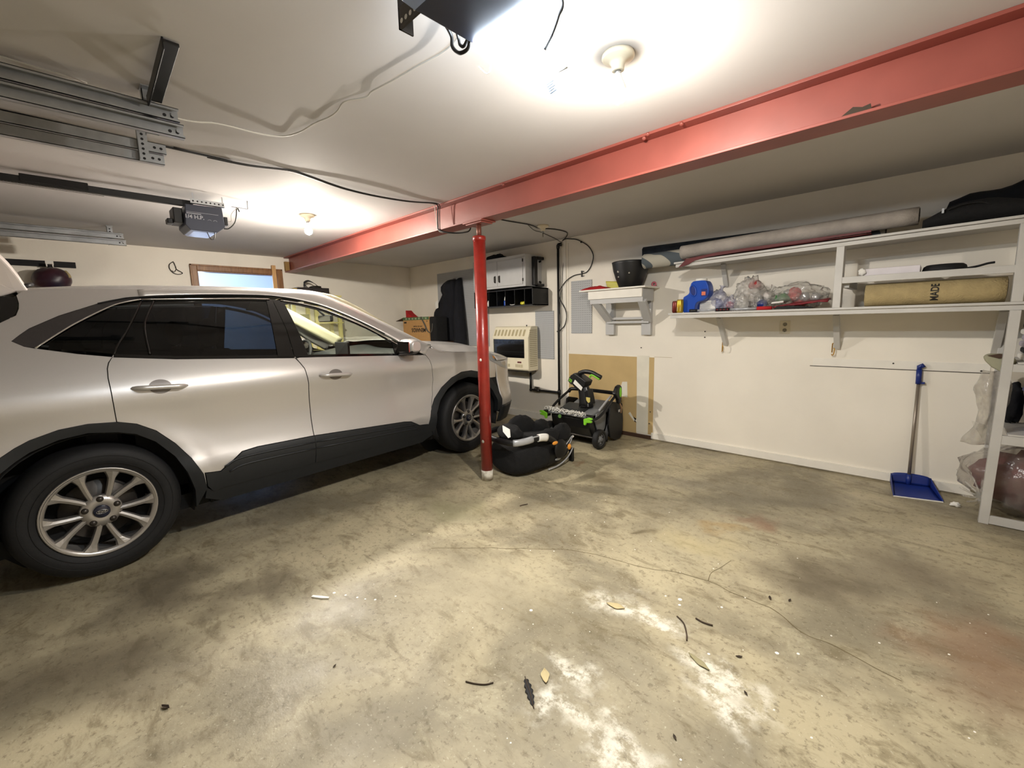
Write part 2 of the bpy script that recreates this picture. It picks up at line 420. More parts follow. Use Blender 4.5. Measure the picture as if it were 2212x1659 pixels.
onwall('panel_seam', 3.40, 3.405, .93, 2.2, pm('seam_light', (196,190,176), .7), .0015)
onwall('panel_seam', 4.51, 4.70, .889, .893, pm('seam_tan', (190,176,150), .7), .0015)
onwall('batten', 5.90, 6.89, .874, .935, M['white'], .006)
wall_corner = MB().box(3.325, 3.37, -.012, 0, .05, H).build('batten', M['white'], wf)
for x, z in ((6.40,.915),(6.85,.885),(5.02,1.10),(5.02,1.155),(4.36,.985),(4.48,.30),(4.47,.17),(4.99,1.52)):
    MB().cyl((x,-.008,z), (x,0,z), .006, n=8).build('nail_hole', M['dsteel'], wf)
# hairline cracks, swept dirt and paint flecks belong to the floor
def crack(pts, wd):
    b = MB(); P = spline([(x, y, .0006) for x, y in pts], 8)
    P = [p + V(noise.noise(p*9)*.012, noise.noise(p*9+V(5,5,5))*.012, 0) for p in P]
    for i in range(len(P)-1):
        a, q = P[i], P[i+1]; n = (q-a).cross(V(0,0,1)).normalized()*wd*(.5+.5*abs(noise.noise(a*6)))
        b.add([a-n, a+n, q+n, q-n], [(0,1,2,3)])
    return b
M['crack'] = pm('crack_dirt', (104,92,66), .9)
crack([(4.6,-2.95),(4.96,-2.64),(5.26,-2.41),(5.61,-2.32),(5.73,-2.256),(5.90,-2.22),(6.04,-2.243),(6.17,-2.24)], .0035).build('hairline_crack', M['crack'], fl)
crack([(6.17,-2.24),(6.33,-2.33),(6.43,-2.33),(6.62,-2.38)], .004).build('hairline_crack', M['crack'], fl)
crack([(5.90,-2.22),(5.89,-2.12),(5.93,-1.95)], .003).build('hairline_crack', M['crack'], fl)
fd = MB(); random.seed(5)
for _ in range(70):
    x, y = random.uniform(4.2,6.9), random.uniform(-3.5,-1.6)
    r = random.uniform(.0015,.0045)
    fd.lathe([(r,0),(r*.9,.0012)], (x,y,0), n=7)
for x, y, r in ((5.86,-2.45,.010),(5.875,-2.49,.007),(5.80,-2.47,.005),(6.02,-2.38,.006),(6.08,-2.70,.006),(6.27,-2.52,.008),(6.33,-2.47,.006),(5.40,-2.97,.008),(4.60,-3.52,.008),(4.66,-3.49,.006),(4.72,-3.46,.006),(4.76,-3.44,.005),(4.80,-3.41,.006),(4.85,-3.33,.005)):
    fd.lathe([(r,0),(r*.85,.0015)], (x,y,0), n=10)
fo = fd.build('paint_flecks', M['white'], fl); fo['kind'] = 'stuff'
# baseboards
bb = MB().box(0, 3.39, -.018, 0, 0, .085).build('baseboard_front', M['white']); struct(bb)
struct(MB().box(3.39, 4.50, -.022, 0, 0, .038).build('trim_1', M['brown']))
struct(MB().box(4.50, X1, -.018, 0, .012, .075).build('trim_2', M['white']))
struct(MB().box(0, .018, YB, D0-.07, 0, .085).build('baseboard_left', M['white']))

# ---- door to the house, with the bright hall behind it
dr = struct(thing('door_1', 'oak cased doorway to a bright hall behind the car', 'door', (0,-2.6,0)))
del dr['category']
t = MB(); wd = .072
t.box(-.0, .022, D0-wd, D0, 0, DT+wd).box(0, .022, D1, D1+wd, 0, DT+wd).box(0, .022, D0, D1, DT, DT+wd)
t.box(-.12, .005, D0-.012, D0+.01, 0, DT).box(-.12, .005, D1-.01, D1+.012, 0, DT).box(-.12, .005, D0, D1, DT-.012, DT+.01)
t.box(.022, .030, D0-wd, D0-wd+.02, 0, DT+wd).box(.022, .030, D1+wd-.02, D1+wd, 0, DT+wd).box(.022, .030, D0-wd, D1+wd, DT+wd-.02, DT+wd)
t.build('door_frame', M['oak'], dr, bev=.004)
hw = pm('hall_paint', (214,222,236), .7, var=.03, scale=2)
hx, hy0, hy1, hh = -2.6, -4.0, -1.25, 2.38
struct(MB().box(hx, -.12, hy0, hy1, -.12, 0).build('floor_2', M['brown']))
struct(MB().box(hx, -.12, hy0, hy1, hh, hh+.1).build('ceiling_2', hw))
struct(MB().box(hx-.1, hx, hy0, hy1, 0, hh).build('wall_hall', hw))
struct(MB().box(hx, -.12, hy0-.1, hy0, 0, hh).build('wall_hall_near', hw))
h2 = MB().box(hx, -.12, hy1, hy1+.1, 0, hh); h2.box(-.9, -.4, hy1-.30, hy1, 0, hh-.28); struct(h2.build('wall_hall_end', hw))
def lamp(name, kind, loc, energy, col, size=.1, rot=None, sy=None):
    l = bpy.data.lights.new(name, kind); l.energy = energy; l.color = col
    if kind == 'AREA':
        l.size = size
        if sy: l.shape = 'RECTANGLE'; l.size_y = sy
    else: l.shadow_soft_size = size
    o = bpy.data.objects.new(name, l); COL.objects.link(o); o.location = loc
    if rot: o.rotation_euler = rot
    return o
lamp('hall_light', 'POINT', (-1.3,-2.9,1.9), HALL, (.72,.84,1.), .15)
# garage doors of the two bays, behind the camera
for n_, (a, b_) in enumerate(((1.05, 3.70), (4.35, 7.0))):
    g = MB()
    for k in range(4): g.box(a, b_, YB, YB+.045, .01+k*.525, .525+k*.525)
    struct(g.build('door_%d' % (n_+2), M['white'], bev=.006))

# ---- red steel beam and its post
bm_ = thing('steel_beam', 'long red painted steel I-beam under the ceiling', 'beam', (0,-1.96,2.06))
b = MB(); y0, y1 = -2.034, -1.889; yc = (y0+y1)/2
b.box(.02, X1, y0, y1, 2.056, 2.068).box(.02, X1, y0, y1, H-.014, H).box(.02, X1, yc-.004, yc+.004, 2.068, H-.014)
b.build('i_section', M['beam'], bm_, bev=.002)
M['beamback'] = pm('raw_wood_block', (150,120,70), .8)
MB().box(.0, .05, -2.03, -1.975, 2.075, 2.20).build('end_block', M['beamback'], bm_)
for x, z in ((5.42,H-.0285),(5.44,H-.0145),(4.36,H-.022),(5.62,H-.02)):
    q = MB(); q.lathe([(.011,0),(.010,.006),(.004,.010)], (x, y0+.004, z+.006), (0,-.7,-.7), 12); q.build('bolt', M['beam'], bm_)
lf = MB().prism([(6.25,2.071),(6.30,2.105),(6.33,2.095),(6.355,2.10),(6.36,2.075),(6.33,2.071)], lambda a, c, d: V(a, -1.99-d, c), .006)
tag(lf.build('dry_leaf', M['dleaf']), 'dark torn scrap lying on the lower flange of the red beam', 'scrap')
px, py = 4.028, -1.975
po = thing('support_post', 'red painted steel jack post standing under the beam', 'post', (px,py,0))
MB().cyl((px,py,.085), (px,py,1.93), .047, n=28).build('pipe', M['post'], po)
q = MB().lathe([(.047,1.915),(.051,1.92),(.051,1.945),(.045,1.95)], (px,py,0), n=28); q.build('collar', M['post'], po)
lab(MB().cyl((px,py,0), (px,py,.086), .0485, n=28).build('painted_foot', pm('chipped_white_paint', (226,222,210), .7, col2=(150,140,120), scale=30), po), 'white painted foot with chips')
MB().cyl((px,py,1.94), (px,py,2.035), .019, n=16).build('jack_screw', pm('worn_screw', (120,70,56), .5, .3), po)
q = MB().box(px-.09, px+.09, py-.055, py+.06, 2.034, 2.044); q.box(px-.11, px+.11, py-.07, py+.075, 2.044, 2.055); q.build('top_plate', M['beam'], po, bev=.002)
MB().ell((px+.02,py-.046,1.0), (.012,.004,.012), 10, 6).build('paint_chip', M['white'], po)
MB().ell((px+.012,py-.046,.335), (.016,.004,.014), 10, 6).build('paint_chip', M['rugb'], po)
# ================================================================= overhead: tracks, openers, lamps, cables
def holes(b, pts, ax, r=.006, mi=1):
    ax = Vector(ax)
    for p in pts: b.cyl(Vector(p) - ax*.0004, Vector(p) + ax*.0012, r, n=8, mi=mi)
HM = [M['steel'], M['blackm']]
def track_rail(x, z0, z1, ye, op, y1=YB+.12):
    b = MB(); t = .0025; dpt = .030*op
    xa, xb = sorted((x, x+t*op)); b.box(xa, xb, y1, ye, z0, z1)
    xa, xb = sorted((x, x+dpt)); b.box(xa, xb, y1, ye, z0, z0+t); b.box(xa, xb, y1, ye, z1-t, z1)
    xa, xb = sorted((x+dpt-t*op, x+dpt)); b.box(xa, xb, y1, ye, z0, z0+.010); b.box(xa, xb, y1, ye, z1-.010, z1)
    zm = (z0+z1)/2
    holes(b, [(x+(t if op > 0 else -t), ye-.02, zm), (x+(t if op > 0 else -t), ye-.045, zm), (x, ye-.02, zm), (x, ye-.045, zm)], (op,0,0), .0065)
    b.cyl((x+op*t, ye-.016, zm+.006), (x+op*.008, ye-.016, zm+.006), .008, n=10)
    return b
def double_track(x, zlo, ztop, ye, op, label, hz=None, strap=None):
    tr = thing('garage_door_track', label, 'door track', (x, ye, zlo), group='overhead garage door tracks')
    h = (ztop-zlo-.006)/2
    track_rail(x, ztop-h, ztop, ye, op).build('rail', HM, tr)
    track_rail(x, zlo, zlo+h, ye+.012*(1 if op > 0 else -1), op).build('rail', HM, tr)
    b = MB(); xx = x-.004*op; zt = H
    b.box(min(xx, xx-.003*op), max(xx, xx-.003*op), ye-.11, ye-.07, zlo-.0, zt); b.box(min(xx, xx-.035*op), max(xx, xx-.035*op), ye-.11, ye-.107, zlo, zt)
    holes(b, [(xx, ye-.09, zlo+.012+.022*k) for k in range(int((zt-zlo)/.022))], (op,0,0), .006); holes(b, [(xx-.003*op, ye-.09, zlo+.012+.022*k) for k in range(int((zt-zlo)/.022))], (-op,0,0), .006)
    b.build('hanger', HM, tr)
    b = MB(); b.box(x-.03, x+.03, ye-.115, ye-.065, H-.004, H); b.build('ceiling_bracket', M['steel'], tr)
    return tr
ta = double_track(4.25, 2.088, 2.2, -3.85, 1, 'pair of grey steel door rails hanging nearest the camera, top left')
tb = double_track(3.80, 2.103, 2.2, -3.83, -1, 'dark backs of the steel door rails just beyond the nearest pair')
tc_ = double_track(1.06, 2.09, 2.2, -3.79, 1, 'far pair of steel door rails over the left wall side of the car')
b = MB().bar((4.69,-3.925,H-.012), (4.28,-3.925,H-.05), .045, .012); b.bar((4.69,-3.948,H-.02), (4.28,-3.948,H-.06), .006, .04)
tag(b.build('angle_brace', M['black'], bev=.002), 'black angle iron brace running across the ceiling from the nearest door rails', 'brace')

# ---- opener of the car's bay
op = thing('garage_door_opener', 'dark grey door opener marked 1/4 H.P. hanging over the car', 'garage door opener', (2.62,-3.48,2.02), group='door openers')
b = MB(); ch = [(-3.60,2.03),(-3.575,1.998),(-3.41,1.998),(-3.358,2.04),(-3.366,2.178),(-3.588,2.172)]
b.prism(ch, lambda a, c, d: V(2.75-d, a, c), .25); b.build('housing', M['opener'], op, bev=.004)
M['openlens'] = pm('pale_blue_lens', (150,168,206), .3, var=.05)
b = MB().prism([(-3.57,1.998),(-3.415,1.998),(-3.43,1.989),(-3.555,1.989)], lambda a, c, d: V(2.742-d, a, c), .23); b.build('light_cover', M['openlens'], op)
b = MB(); b.box(2.56, 2.70, -3.655, -3.60, 2.045, 2.15); b.box(2.60,2.68,-3.69,-3.655,2.04,2.075); b.build('control_box', M['black'], op, bev=.006)
M['optext'] = pm('opener_print', (186,190,200), .5)
fr_ = frame((2.7512,-3.542,2.088), (0,1,0), (0,0,1))
text('lettering', '1/4 H.P.', .036, M['optext'], op, fr_, bold=.0009)
text('lettering', 'SCREW DRIVE', .011, M['optext'], op, frame((2.7512,-3.55,2.112), (0,1,0), (0,0,1)), bold=.0003) if False else None
b = MB().box(2.750, 2.7513, -3.586, -3.394, 2.1205, 2.1225); b.build('print_line', M['optext'], op)
b = MB().box(2.750, 2.7512, -3.586, -3.50, 2.109, 2.114); b.build('print_line', M['optext'], op)
for y in (-3.452,-3.418):
    q = MB(); q.tube([(2.7513, y+.011*math.cos(a), 2.073+.008*math.sin(a)) for a in [PI*k/8 for k in range(9)]], .0011, 5); q.build('adjust_mark', M['optext'], op)
b = MB(); b.box(2.735,2.755,-3.556,-3.350,2.180,2.183).box(2.752,2.755,-3.556,-3.350,2.180,2.214)
holes(b, [(2.755,-3.54+.026*k,2.198) for k in range(8)], (1,0,0), .0055); b.box(2.735,2.738,-3.36,-3.352,2.18,H-.001).box(2.735,2.738,-3.54,-3.53,2.18,H-.001); b.build('hanger', [M['steel'],M['blackm']], op)
b = MB(); b.box(2.612,2.648,YB+.05,-3.52,2.180,2.222); b.build('rail', M['black'], op, bev=.003)
b = MB(); b.box(2.602,2.658,-4.365,-4.07,2.19,2.234); b.build('trolley', M['blackm'], op, bev=.004)
b = MB()
for k in range(230): b.box(2.636,2.646,-7.1+k*.0135,-7.1+k*.0135+.009,2.166+.013*k/230,2.174+.013*k/230)
b.box(2.639,2.643,-7.1,-4.0,2.169,2.171)
b.build('chain', M['dsteel'], op)
MB().box(2.70,2.735,-3.357,-3.332,2.06,2.12).build('cord_block', M['black'], op, bev=.004)
MB().tube(spline([(2.72,-3.36,2.036),(2.735,-3.33,2.04),(2.74,-3.29,2.085),(2.745,-3.275,2.14),(2.745,-3.27,2.18),(2.74,-3.262,2.198),(2.74,-3.25,2.17)]), .0045, 7).build('power_cord', M['cable'], op)
MB().tube(spline([(2.745,-3.335,2.088),(2.748,-3.315,2.092),(2.75,-3.31,2.14),(2.75,-3.28,2.18),(2.75,-3.262,2.195)]), .0015, 6).build('bell_wire', M['rugb'], op)
MB().tube(spline([(2.75,-3.476,1.992),(2.752,-3.462,1.95),(2.752,-3.448,1.943),(2.75,-3.435,1.955),(2.75,-3.429,1.995)]), .003, 7).build('antenna_loop', M['cable'], op)
b = MB().box(2.73,2.745,-3.30,-3.19,2.198,2.202); b.cyl((2.74,-3.19,2.20),(2.74,-3.19,H-.001),.004); b.build('bracket', M['steel'], op)

# ---- opener of the near bay with its lit lens
def lens_mat(nm='lit_lens', k=1.):
    m, nt = nodes(nm); L = nt.links.new
    out = N(nt, 'ShaderNodeOutputMaterial'); e = N(nt, 'ShaderNodeEmission'); e.inputs[0].default_value = (.80,.90,1.,1); e.inputs[1].default_value = LENS*k
    L(e.outputs[0], out.inputs[0]); return m
M['lens'] = lens_mat(); M['lens2'] = lens_mat('lit_lens_bottom', 27.)
o1 = thing('garage_door_opener', 'door opener overhead at the top edge with a glowing white lens', 'garage door opener', (5.75,-3.5,2.05), group='door openers')
b = MB().box(5.632,5.862,-3.606,-3.416,2.05,2.19); b.box(5.72,5.78,-3.606,-3.416,2.19,2.2); b.build('housing', M['opener'], o1, bev=.004)
def lens(sgn, y):
    pl = [(5.634,0),(5.640,.045),(5.665,.075),(5.71,.092),(5.76,.096),(5.815,.088),(5.85,.062),(5.86,.03),(5.86,0)]
    b = MB(); rings = []
    for z, k in ((2.046,.82),(2.052,.94),(2.075,1.0),(2.13,1.0),(2.165,.93)):
        rings.append([V(5.747+(x-5.747)*(1-.25*(1-k)), y+sgn*d*k, z) for x, d in pl])
    b.loft(rings); b.mi[-1] = 1; b.mi[-2] = 2
    for q in range(9*3, 9*4): b.mi[q] = 1
    for q in range(0, 18): b.mi[q] = 2
    return b
lens(1, -3.416).build('light_lens', [M['lens'], M['opener'], M['lens2']], o1)
lens(-1, -3.606).build('light_lens', [M['openlens'], M['opener'], M['openlens']], o1)
b = MB(); b.box(5.545,5.635,-3.592,-3.586,2.05,2.10).box(5.545,5.55,-3.592,-3.55,2.05,H-.001)
holes(b, [(5.56+.02*k,-3.5925,2.065) for k in range(4)]+[(5.56+.02*k,-3.5855,2.065) for k in range(4)], (0,1,0), .006, 1); holes(b, [(5.56+.03*k,-3.5855,2.09) for k in range(2)], (0,1,0), .006, 1)
b.build('mounting_strap', [M['dsteel'], M['tape']], o1)
MB().box(5.72,5.78,YB+.05,-3.606,2.185,2.215).build('rail', M['black'], o1)
MB().box(5.86,5.866,-3.56,-3.52,2.06,H-.001).build('mounting_strap', M['dsteel'], o1)
MB().tube(spline([(5.56,-3.46,2.125),(5.548,-3.42,2.105),(5.551,-3.42,2.075),(5.580,-3.42,2.047),(5.615,-3.418,2.045),(5.64,-3.43,2.06)]), .0052, 8).build('power_cord', M['cable'], o1)
MB().tube(spline([(5.60,-3.46,2.12),(5.578,-3.42,2.088),(5.585,-3.42,2.066),(5.602,-3.42,2.056),(5.63,-3.425,2.068)]), .0045, 8).build('power_cord', M['cable'], o1)
MB().tube(spline([(5.885,-3.42,2.16),(5.874,-3.33,2.086),(5.862,-3.33,2.05),(5.84,-3.33,2.016),(5.817,-3.33,1.993)]), .0045, 8).build('pull_cord', M['cable'], o1)
MB().tube(spline([(5.632,-3.352,2.07),(5.636,-3.35,2.028),(5.632,-3.35,2.008),(5.618,-3.35,2.004),(5.600,-3.35,2.018),(5.583,-3.35,2.036)]), .0016, 6).build('wire_hook', M['wcable'], o1)
# hanging instruction tag
tg = thing('hanging_tag', 'long white paper tag with small print hanging from the lit opener', 'tag', (5.83,-3.33,1.87))
def tagf(u, v_):
    z = 2.055 - .135*v_; x = 5.797 + .062*v_ + .034*u; return (x - .006*math.sin(v_*3), -3.33 + .008*math.sin(v_*PI)*1.2, z - .008*u*0)
MB().grid(tagf, 3, 10).build('paper_strip', M['tape'], tg, solid=.0006)
lb = MB().prism([(5.818,1.910),(5.858,1.914),(5.872,1.876),(5.838,1.871)], lambda a, c, d: V(a, -3.331-d, c), .0008).build('print_panel', pm('pale_blue_paper', (214,226,240), .6, var=.02), tg)
for k in range(5):
    f = k/5
    MB().bar((5.823+.014*f,-3.3323,1.906-.032*f), (5.848+.010*f-.004*(k%2),-3.3323,1.909-.032*f), .0004, .0026).build('print_line', pm('tag_ink', (70,86,112), .7), lb)

# ---- porcelain lamp holders with bare bulbs
def lampholder(x, y, lit, label, tilt=0):
    t = thing('ceiling_lamp', label, 'light fixture', (x, y, H-.17), group='bare bulb lamp holders')
    b = MB().lathe([(.058,H-.0005),(.060,H-.012),(.054,H-.018),(.034,H-.026),(.024,H-.036),(.022,H-.056),(.018,H-.058)], (x,y,0), n=32); b.build('lamp_holder', M['porc'], t)
    for s in (-1, 1): MB().lathe([(.004,H-.021),(.003,H-.018)], (x+.042*s*.7,y-.042*.7*s,0), n=8).build('screw', M['dsteel'], t)
    MB().cyl((x,y,H-.056),(x,y,H-.072),.0125,n=16).build('bulb_cap', M['steel'], t)
    if lit: MB().lathe([(.012,H-.066),(.014,H-.078),(.022,H-.096),(.029,H-.112),(.0315,H-.127),(.0305,H-.1275),(.001,H-.1275)], (x,y,0), n=28).build('light_block_collar', M['tape'], t)  # opaque collar added and sized to keep bulb light off the ceiling
    b = MB().lathe(([] if lit else [(.012,H-.068),(.014,H-.08),(.021,H-.096)])+[(.0304,H-.1270),(.0311,H-.131),(.0305,H-.140),(.027,H-.152),(.020,H-.161),(.010,H-.1665),(.001,H-.168)], (x,y,0), n=28, caps=not lit)
    if lit:
        for q in range(56): b.mi[q] = 1
        for q in range(56, 84): b.mi[q] = 2
    b.build('bulb', ([M['bulb2'], M['bulb2t'], M['bulb2m']] if x < 4 else [M['bulb'], M['bulbt'], M['bulbm']]) if lit else M['bulbglass'], t)
    if not lit:
        q = MB().cyl((x,y,H-.072),(x,y,H-.115),.004,.003,8); q.tube([(x-.008,y,H-.118),(x-.004,y,H-.113),(x,y,H-.118),(x+.004,y,H-.113),(x+.008,y,H-.118)], .0006, 5); q.build('filament', M['dsteel'], t)
    return t
lampholder(5.686,-2.746, True, 'lit bare bulb in a porcelain holder close to the red beam, nearer the camera')
lampholder(2.604,-2.692, True, 'lit bare bulb in a porcelain holder above the car by the door opener')
lampholder(3.645,-.755, False, 'unlit clear bulb on the ceiling beyond the red beam')

# ---- cables
def cable(name, pts, r, mat, label, cat='cable', k=6):
    o = MB().tube(spline(pts, k), r, 7).build(name, mat); return tag(o, label, cat)
Z = H-.006
cable('ceiling_wire', [(4.30,-7.0,Z),(4.19,-4.33,Z),(4.13,-4.22,Z-.01),(4.117,-3.83,Z-.03),(4.129,-3.674,Z-.012),(4.123,-3.497,Z-.006),(4.157,-3.397,Z),(4.28,-3.362,Z-.008),(4.405,-3.338,Z),(4.517,-3.319,Z-.004),(4.60,-3.318,Z-.006),(4.695,-3.325,Z),(4.802,-3.284,Z-.006),(4.855,-3.281,Z),(5.003,-3.272,Z-.01),(5.142,-3.257,Z-.01),(5.317,-3.241,Z-.012),(5.50,-3.30,Z-.02),(5.66,-3.42,2.19)], .0035, M['wcable'], 'thin white wire stapled across the ceiling to the lit opener')
bc = [(3.70,-7.0,Z),(3.612,-3.777,Z),(3.601,-3.614,Z-.004),(3.622,-3.42,Z-.010),(3.656,-3.205,Z),(3.64,-3.083,Z-.004),(3.583,-2.837,Z-.016),(3.562,-2.576,Z-.018),(3.571,-2.297,Z-.010),(3.636,-2.103,Z-.004),(3.625,-2.05,2.235),(3.610,-2.043,2.20),(3.603,-2.042,2.09),(3.61,-2.042,2.055),(3.67,-2.03,2.030),(3.75,-1.99,2.015),(3.80,-1.93,2.02),(3.79,-1.86,2.05),(3.70,-1.75,2.16),(3.60,-1.55,Z),(3.569,-1.254,Z),(3.607,-.971,Z-.004),(3.60,-.86,Z-.004),(3.563,-.744,Z-.004),(3.57,-.653,Z),(3.623,-.52,Z),(3.604,-.30,Z),(3.45,-.10,Z),(3.33,-.02,2.235),(3.377,-.012,2.262-.012),(3.45,-.01,2.238),(3.521,-.01,2.223),(3.592,-.01,2.19),(3.684,-.01,2.131),(3.74,-.01,2.059),(3.757,-.01,1.993),(3.729,-.01,1.904),(3.672,-.012,1.84),(3.597,-.012,1.825),(3.483,-.01,1.814),(3.385,-.02,1.765),(3.308,-.03,1.682),(3.290,-.05,1.614),(3.306,-.03,1.532),(3.363,-.02,1.429),(3.383,-.02,1.338),(3.355,-.02,1.238),(3.303,-.03,1.183),(3.26,-.015,1.16),(3.231,-.012,1.157)]
cable('power_cable', bc, .0055, M['cable'], 'black cable crossing the ceiling, over the beam and looping down the wall', k=5)
cable('power_cable', [(x+.012, y+.01, z+.001) for x, y, z in bc[1:16]], .0035, M['cable'], 'thinner black cable running alongside the thick one toward the beam', k=5)
cable('signal_wire', [(3.62,-2.12,Z),(3.585,-2.055,2.24),(3.578,-2.044,2.2),(3.60,-2.042,2.06),(3.64,-2.02,2.03)], .0025, M['wcable'], 'short white wire hanging over the side of the red beam')
cable('signal_wire', [(3.61,-.96,Z),(3.49,-.718,Z-.01),(3.443,-.541,Z-.004),(3.384,-.384,Z),(3.289,-.10,Z),(3.30,-.02,2.225),(3.333,-.008,2.20),(3.331,-.008,2.0),(3.327,-.016,1.887),(3.318,-.016,1.691),(3.305,-.03,1.614),(3.300,-.045,1.45),(3.297,-.03,1.29),(3.26,-.012,1.18),(3.224,-.01,1.163)], .0035, M['cable'], 'thin dark wire running from the unlit bulb down beside the gas pipe')
cl = MB(); cl.box(3.594,3.604,-.018,-.0,1.79,1.86).box(3.60,3.63,-.014,-.004,1.845,1.855).box(3.60,3.63,-.014,-.004,1.795,1.803)
tag(cl.build('cable_cleat', M['black'], bev=.001), 'small black cleat holding the looped cable on the wall', 'cable cleat')
tag(MB().box(3.583,3.60,-.016,0,2.175,2.195).build('cable_clip', M['black'], bev=.002), 'tiny black clip pinning the cable below the ceiling', 'clip')
# ================================================================= things on the front wall
def peg_mat(spacing=.0254, col=(176,178,180)):
    m, nt = nodes('pegboard'); L = nt.links.new
    out = N(nt, 'ShaderNodeOutputMaterial'); b = N(nt, 'ShaderNodeBsdfPrincipled'); L(b.outputs[0], out.inputs[0]); b.inputs['Roughness'].default_value = .55
    tc = N(nt, 'ShaderNodeTexCoord'); sx = N(nt, 'ShaderNodeSeparateXYZ'); L(tc.outputs['Object'], sx.inputs[0])
    def cell(o):
        a = N(nt, 'ShaderNodeMath', operation='DIVIDE'); a.inputs[1].default_value = spacing; L(o, a.inputs[0])
        f = N(nt, 'ShaderNodeMath', operation='FRACT'); L(a.outputs[0], f.inputs[0])
        s = N(nt, 'ShaderNodeMath', operation='SUBTRACT'); s.inputs[1].default_value = .5; L(f.outputs[0], s.inputs[0])
        p = N(nt, 'ShaderNodeMath', operation='MULTIPLY'); L(s.outputs[0], p.inputs[0]); L(s.outputs[0], p.inputs[1]); return p.outputs[0]
    ad = N(nt, 'ShaderNodeMath', operation='ADD'); L(cell(sx.outputs[0]), ad.inputs[0]); L(cell(sx.outputs[2]), ad.inputs[1])
    lt = N(nt, 'ShaderNodeMath', operation='LESS_THAN'); lt.inputs[1].default_value = .022; L(ad.outputs[0], lt.inputs[0])
    mx = N(nt, 'ShaderNodeMix', data_type='RGBA'); mx.inputs[6].default_value = rgb(*col); mx.inputs[7].default_value = rgb(72,72,74)
    L(lt.outputs[0], mx.inputs[0]); L(mx.outputs[2], b.inputs['Base Color']); return m
M['peg'] = peg_mat()
def pegboard(x0, x1, z0, z1, label):
    o = MB().box(x0, x1, -.010, -.002, z0, z1).build('pegboard', M['peg'], bev=.0015); return tag(o, label, 'pegboard')
pegboard(.80, 1.985, .95, 2.079, 'large grey pegboard behind the hanging coat and the wall cabinet')
pegboard(2.872, 3.176, .812, 1.418, 'grey pegboard strip on the wall right of the heater')
pegboard(3.446, 3.737, 1.138, 1.752, 'grey pegboard strip on the wall left of the small shelf')

# wall cabinet
cb = thing('wall_cabinet', 'grey two-door wall cabinet above the black pigeonholes', 'cabinet', (2.51,-.15,1.722))
cx0_, cx1_ = 2.03, 2.986
b = MB().box(cx0_, cx1_, -.300, -.002, 1.722, 2.103); b.build('body', M['cabinet'], cb, bev=.002)
b = MB(); b.box(cx0_, cx1_, -.308,-.300, 2.062,2.103).box(cx0_, cx1_, -.308,-.300, 1.722,1.750).box(cx0_,cx0_+.045,-.308,-.300,1.75,2.062).box(cx1_-.042,cx1_,-.308,-.300,1.75,2.062); b.build('face_frame', M['cabinet'], cb, bev=.0015)
for a, e, hx_ in ((2.075,2.502,2.465),(2.507,2.944,2.545)):
    d = MB().box(a, e, -.318, -.300, 1.748, 2.064).build('door', M['cabinet'], cb, bev=.003)
    q = MB().tube([(hx_,-.318,1.80),(hx_,-.336,1.803),(hx_,-.338,1.82),(hx_,-.338,1.855),(hx_,-.336,1.872),(hx_,-.318,1.875)], .0045, 8); q.box(hx_-.011,hx_+.011,-.3205,-.318,1.793,1.882); q.build('handle', M['dsteel'], d)
for z in (2.03,1.80): MB().box(2.944,2.952,-.322,-.305,z-.018,z+.018).build('hinge', M['dsteel'], cb)
# folded dark bag lying on the cabinet
b = MB().ell((2.33,-.16,2.103), (.20,.10,.075), 22, 10, disp=.25, seed=3, zmin=2.104); tag(b.build('folded_bag', M['navyf']), 'dark folded bag lying on top of the wall cabinet', 'bag')
# black tool rack on the cabinet side
rk = thing('tool_holder', 'black C-shaped holder screwed to the right side of the wall cabinet', 'tool holder', (2.99,-.1,1.73))
b = MB().box(2.987,3.035,-.195,-.135,1.735,2.078); b.build('spine', M['black'], rk, bev=.006)
for z0, z1 in ((2.045,2.080),(1.725,1.755)):
    MB().box(2.987,3.035,-.135,-.01,z0,z1).build('arm', M['black'], rk, bev=.006)
for z in (2.03,1.77): MB().cyl((3.01,-.05,z),(3.01,-.075,z+(.01 if z<2 else -.01)),.012,n=10).build('roller', M['blackm'], rk)
# black pigeonhole organiser
pg = thing('pigeonhole_shelf', 'black pigeonhole organiser under the grey wall cabinet', 'organiser', (2.5,-.15,1.485))
x0, x1, z0, z1 = 2.02, 3.09, 1.487, 1.702; b = MB()
b.box(x0,x1,-.300,-.004,z1-.016,z1).box(x0,x1,-.300,-.004,z0,z0+.014).box(x0,x0+.012,-.30,-.004,z0,z1).box(x1-.012,x1,-.30,-.004,z0,z1).box(x0,x1,-.012,-.004,z0,z1)
b.build('case', M['black'], pg, bev=.0015)
xs = [2.155,2.31,2.464,2.621,2.785,2.955]
for x in xs: MB().box(x-.004, x+.004, -.298,-.012,z0+.014,z1-.016).build('divider', M['black'], pg)
zf = z0+.0145
def bottle(name, x, y, z, prof, mats, label, n=18):
    t = thing(name, label, 'bottle', (x,y,z)); return t
t = thing('spray_bottle', 'small blue bottle with a white tapered cap in the pigeonholes', 'bottle', (2.545,-.22,zf))
MB().lathe([(.021,zf),(.022,zf+.005),(.022,zf+.06),(.017,zf+.068)], (2.545,-.22,0), n=18).build('body', M['blue'], t)
MB().lathe([(.016,zf+.068),(.015,zf+.085),(.008,zf+.118),(.004,zf+.12)], (2.545,-.22,0), n=18).build('cap', M['tape'], t)
b = MB().tube(spline([(2.66,-.25,zf+.012),(2.69,-.262,zf+.006),(2.735,-.262,zf+.008),(2.765,-.25,zf+.02)]), .007, 8, sq=(1,.6)); tag(b.build('white_strap', M['tape']), 'curved white strip lying in the middle pigeonhole', 'strip')
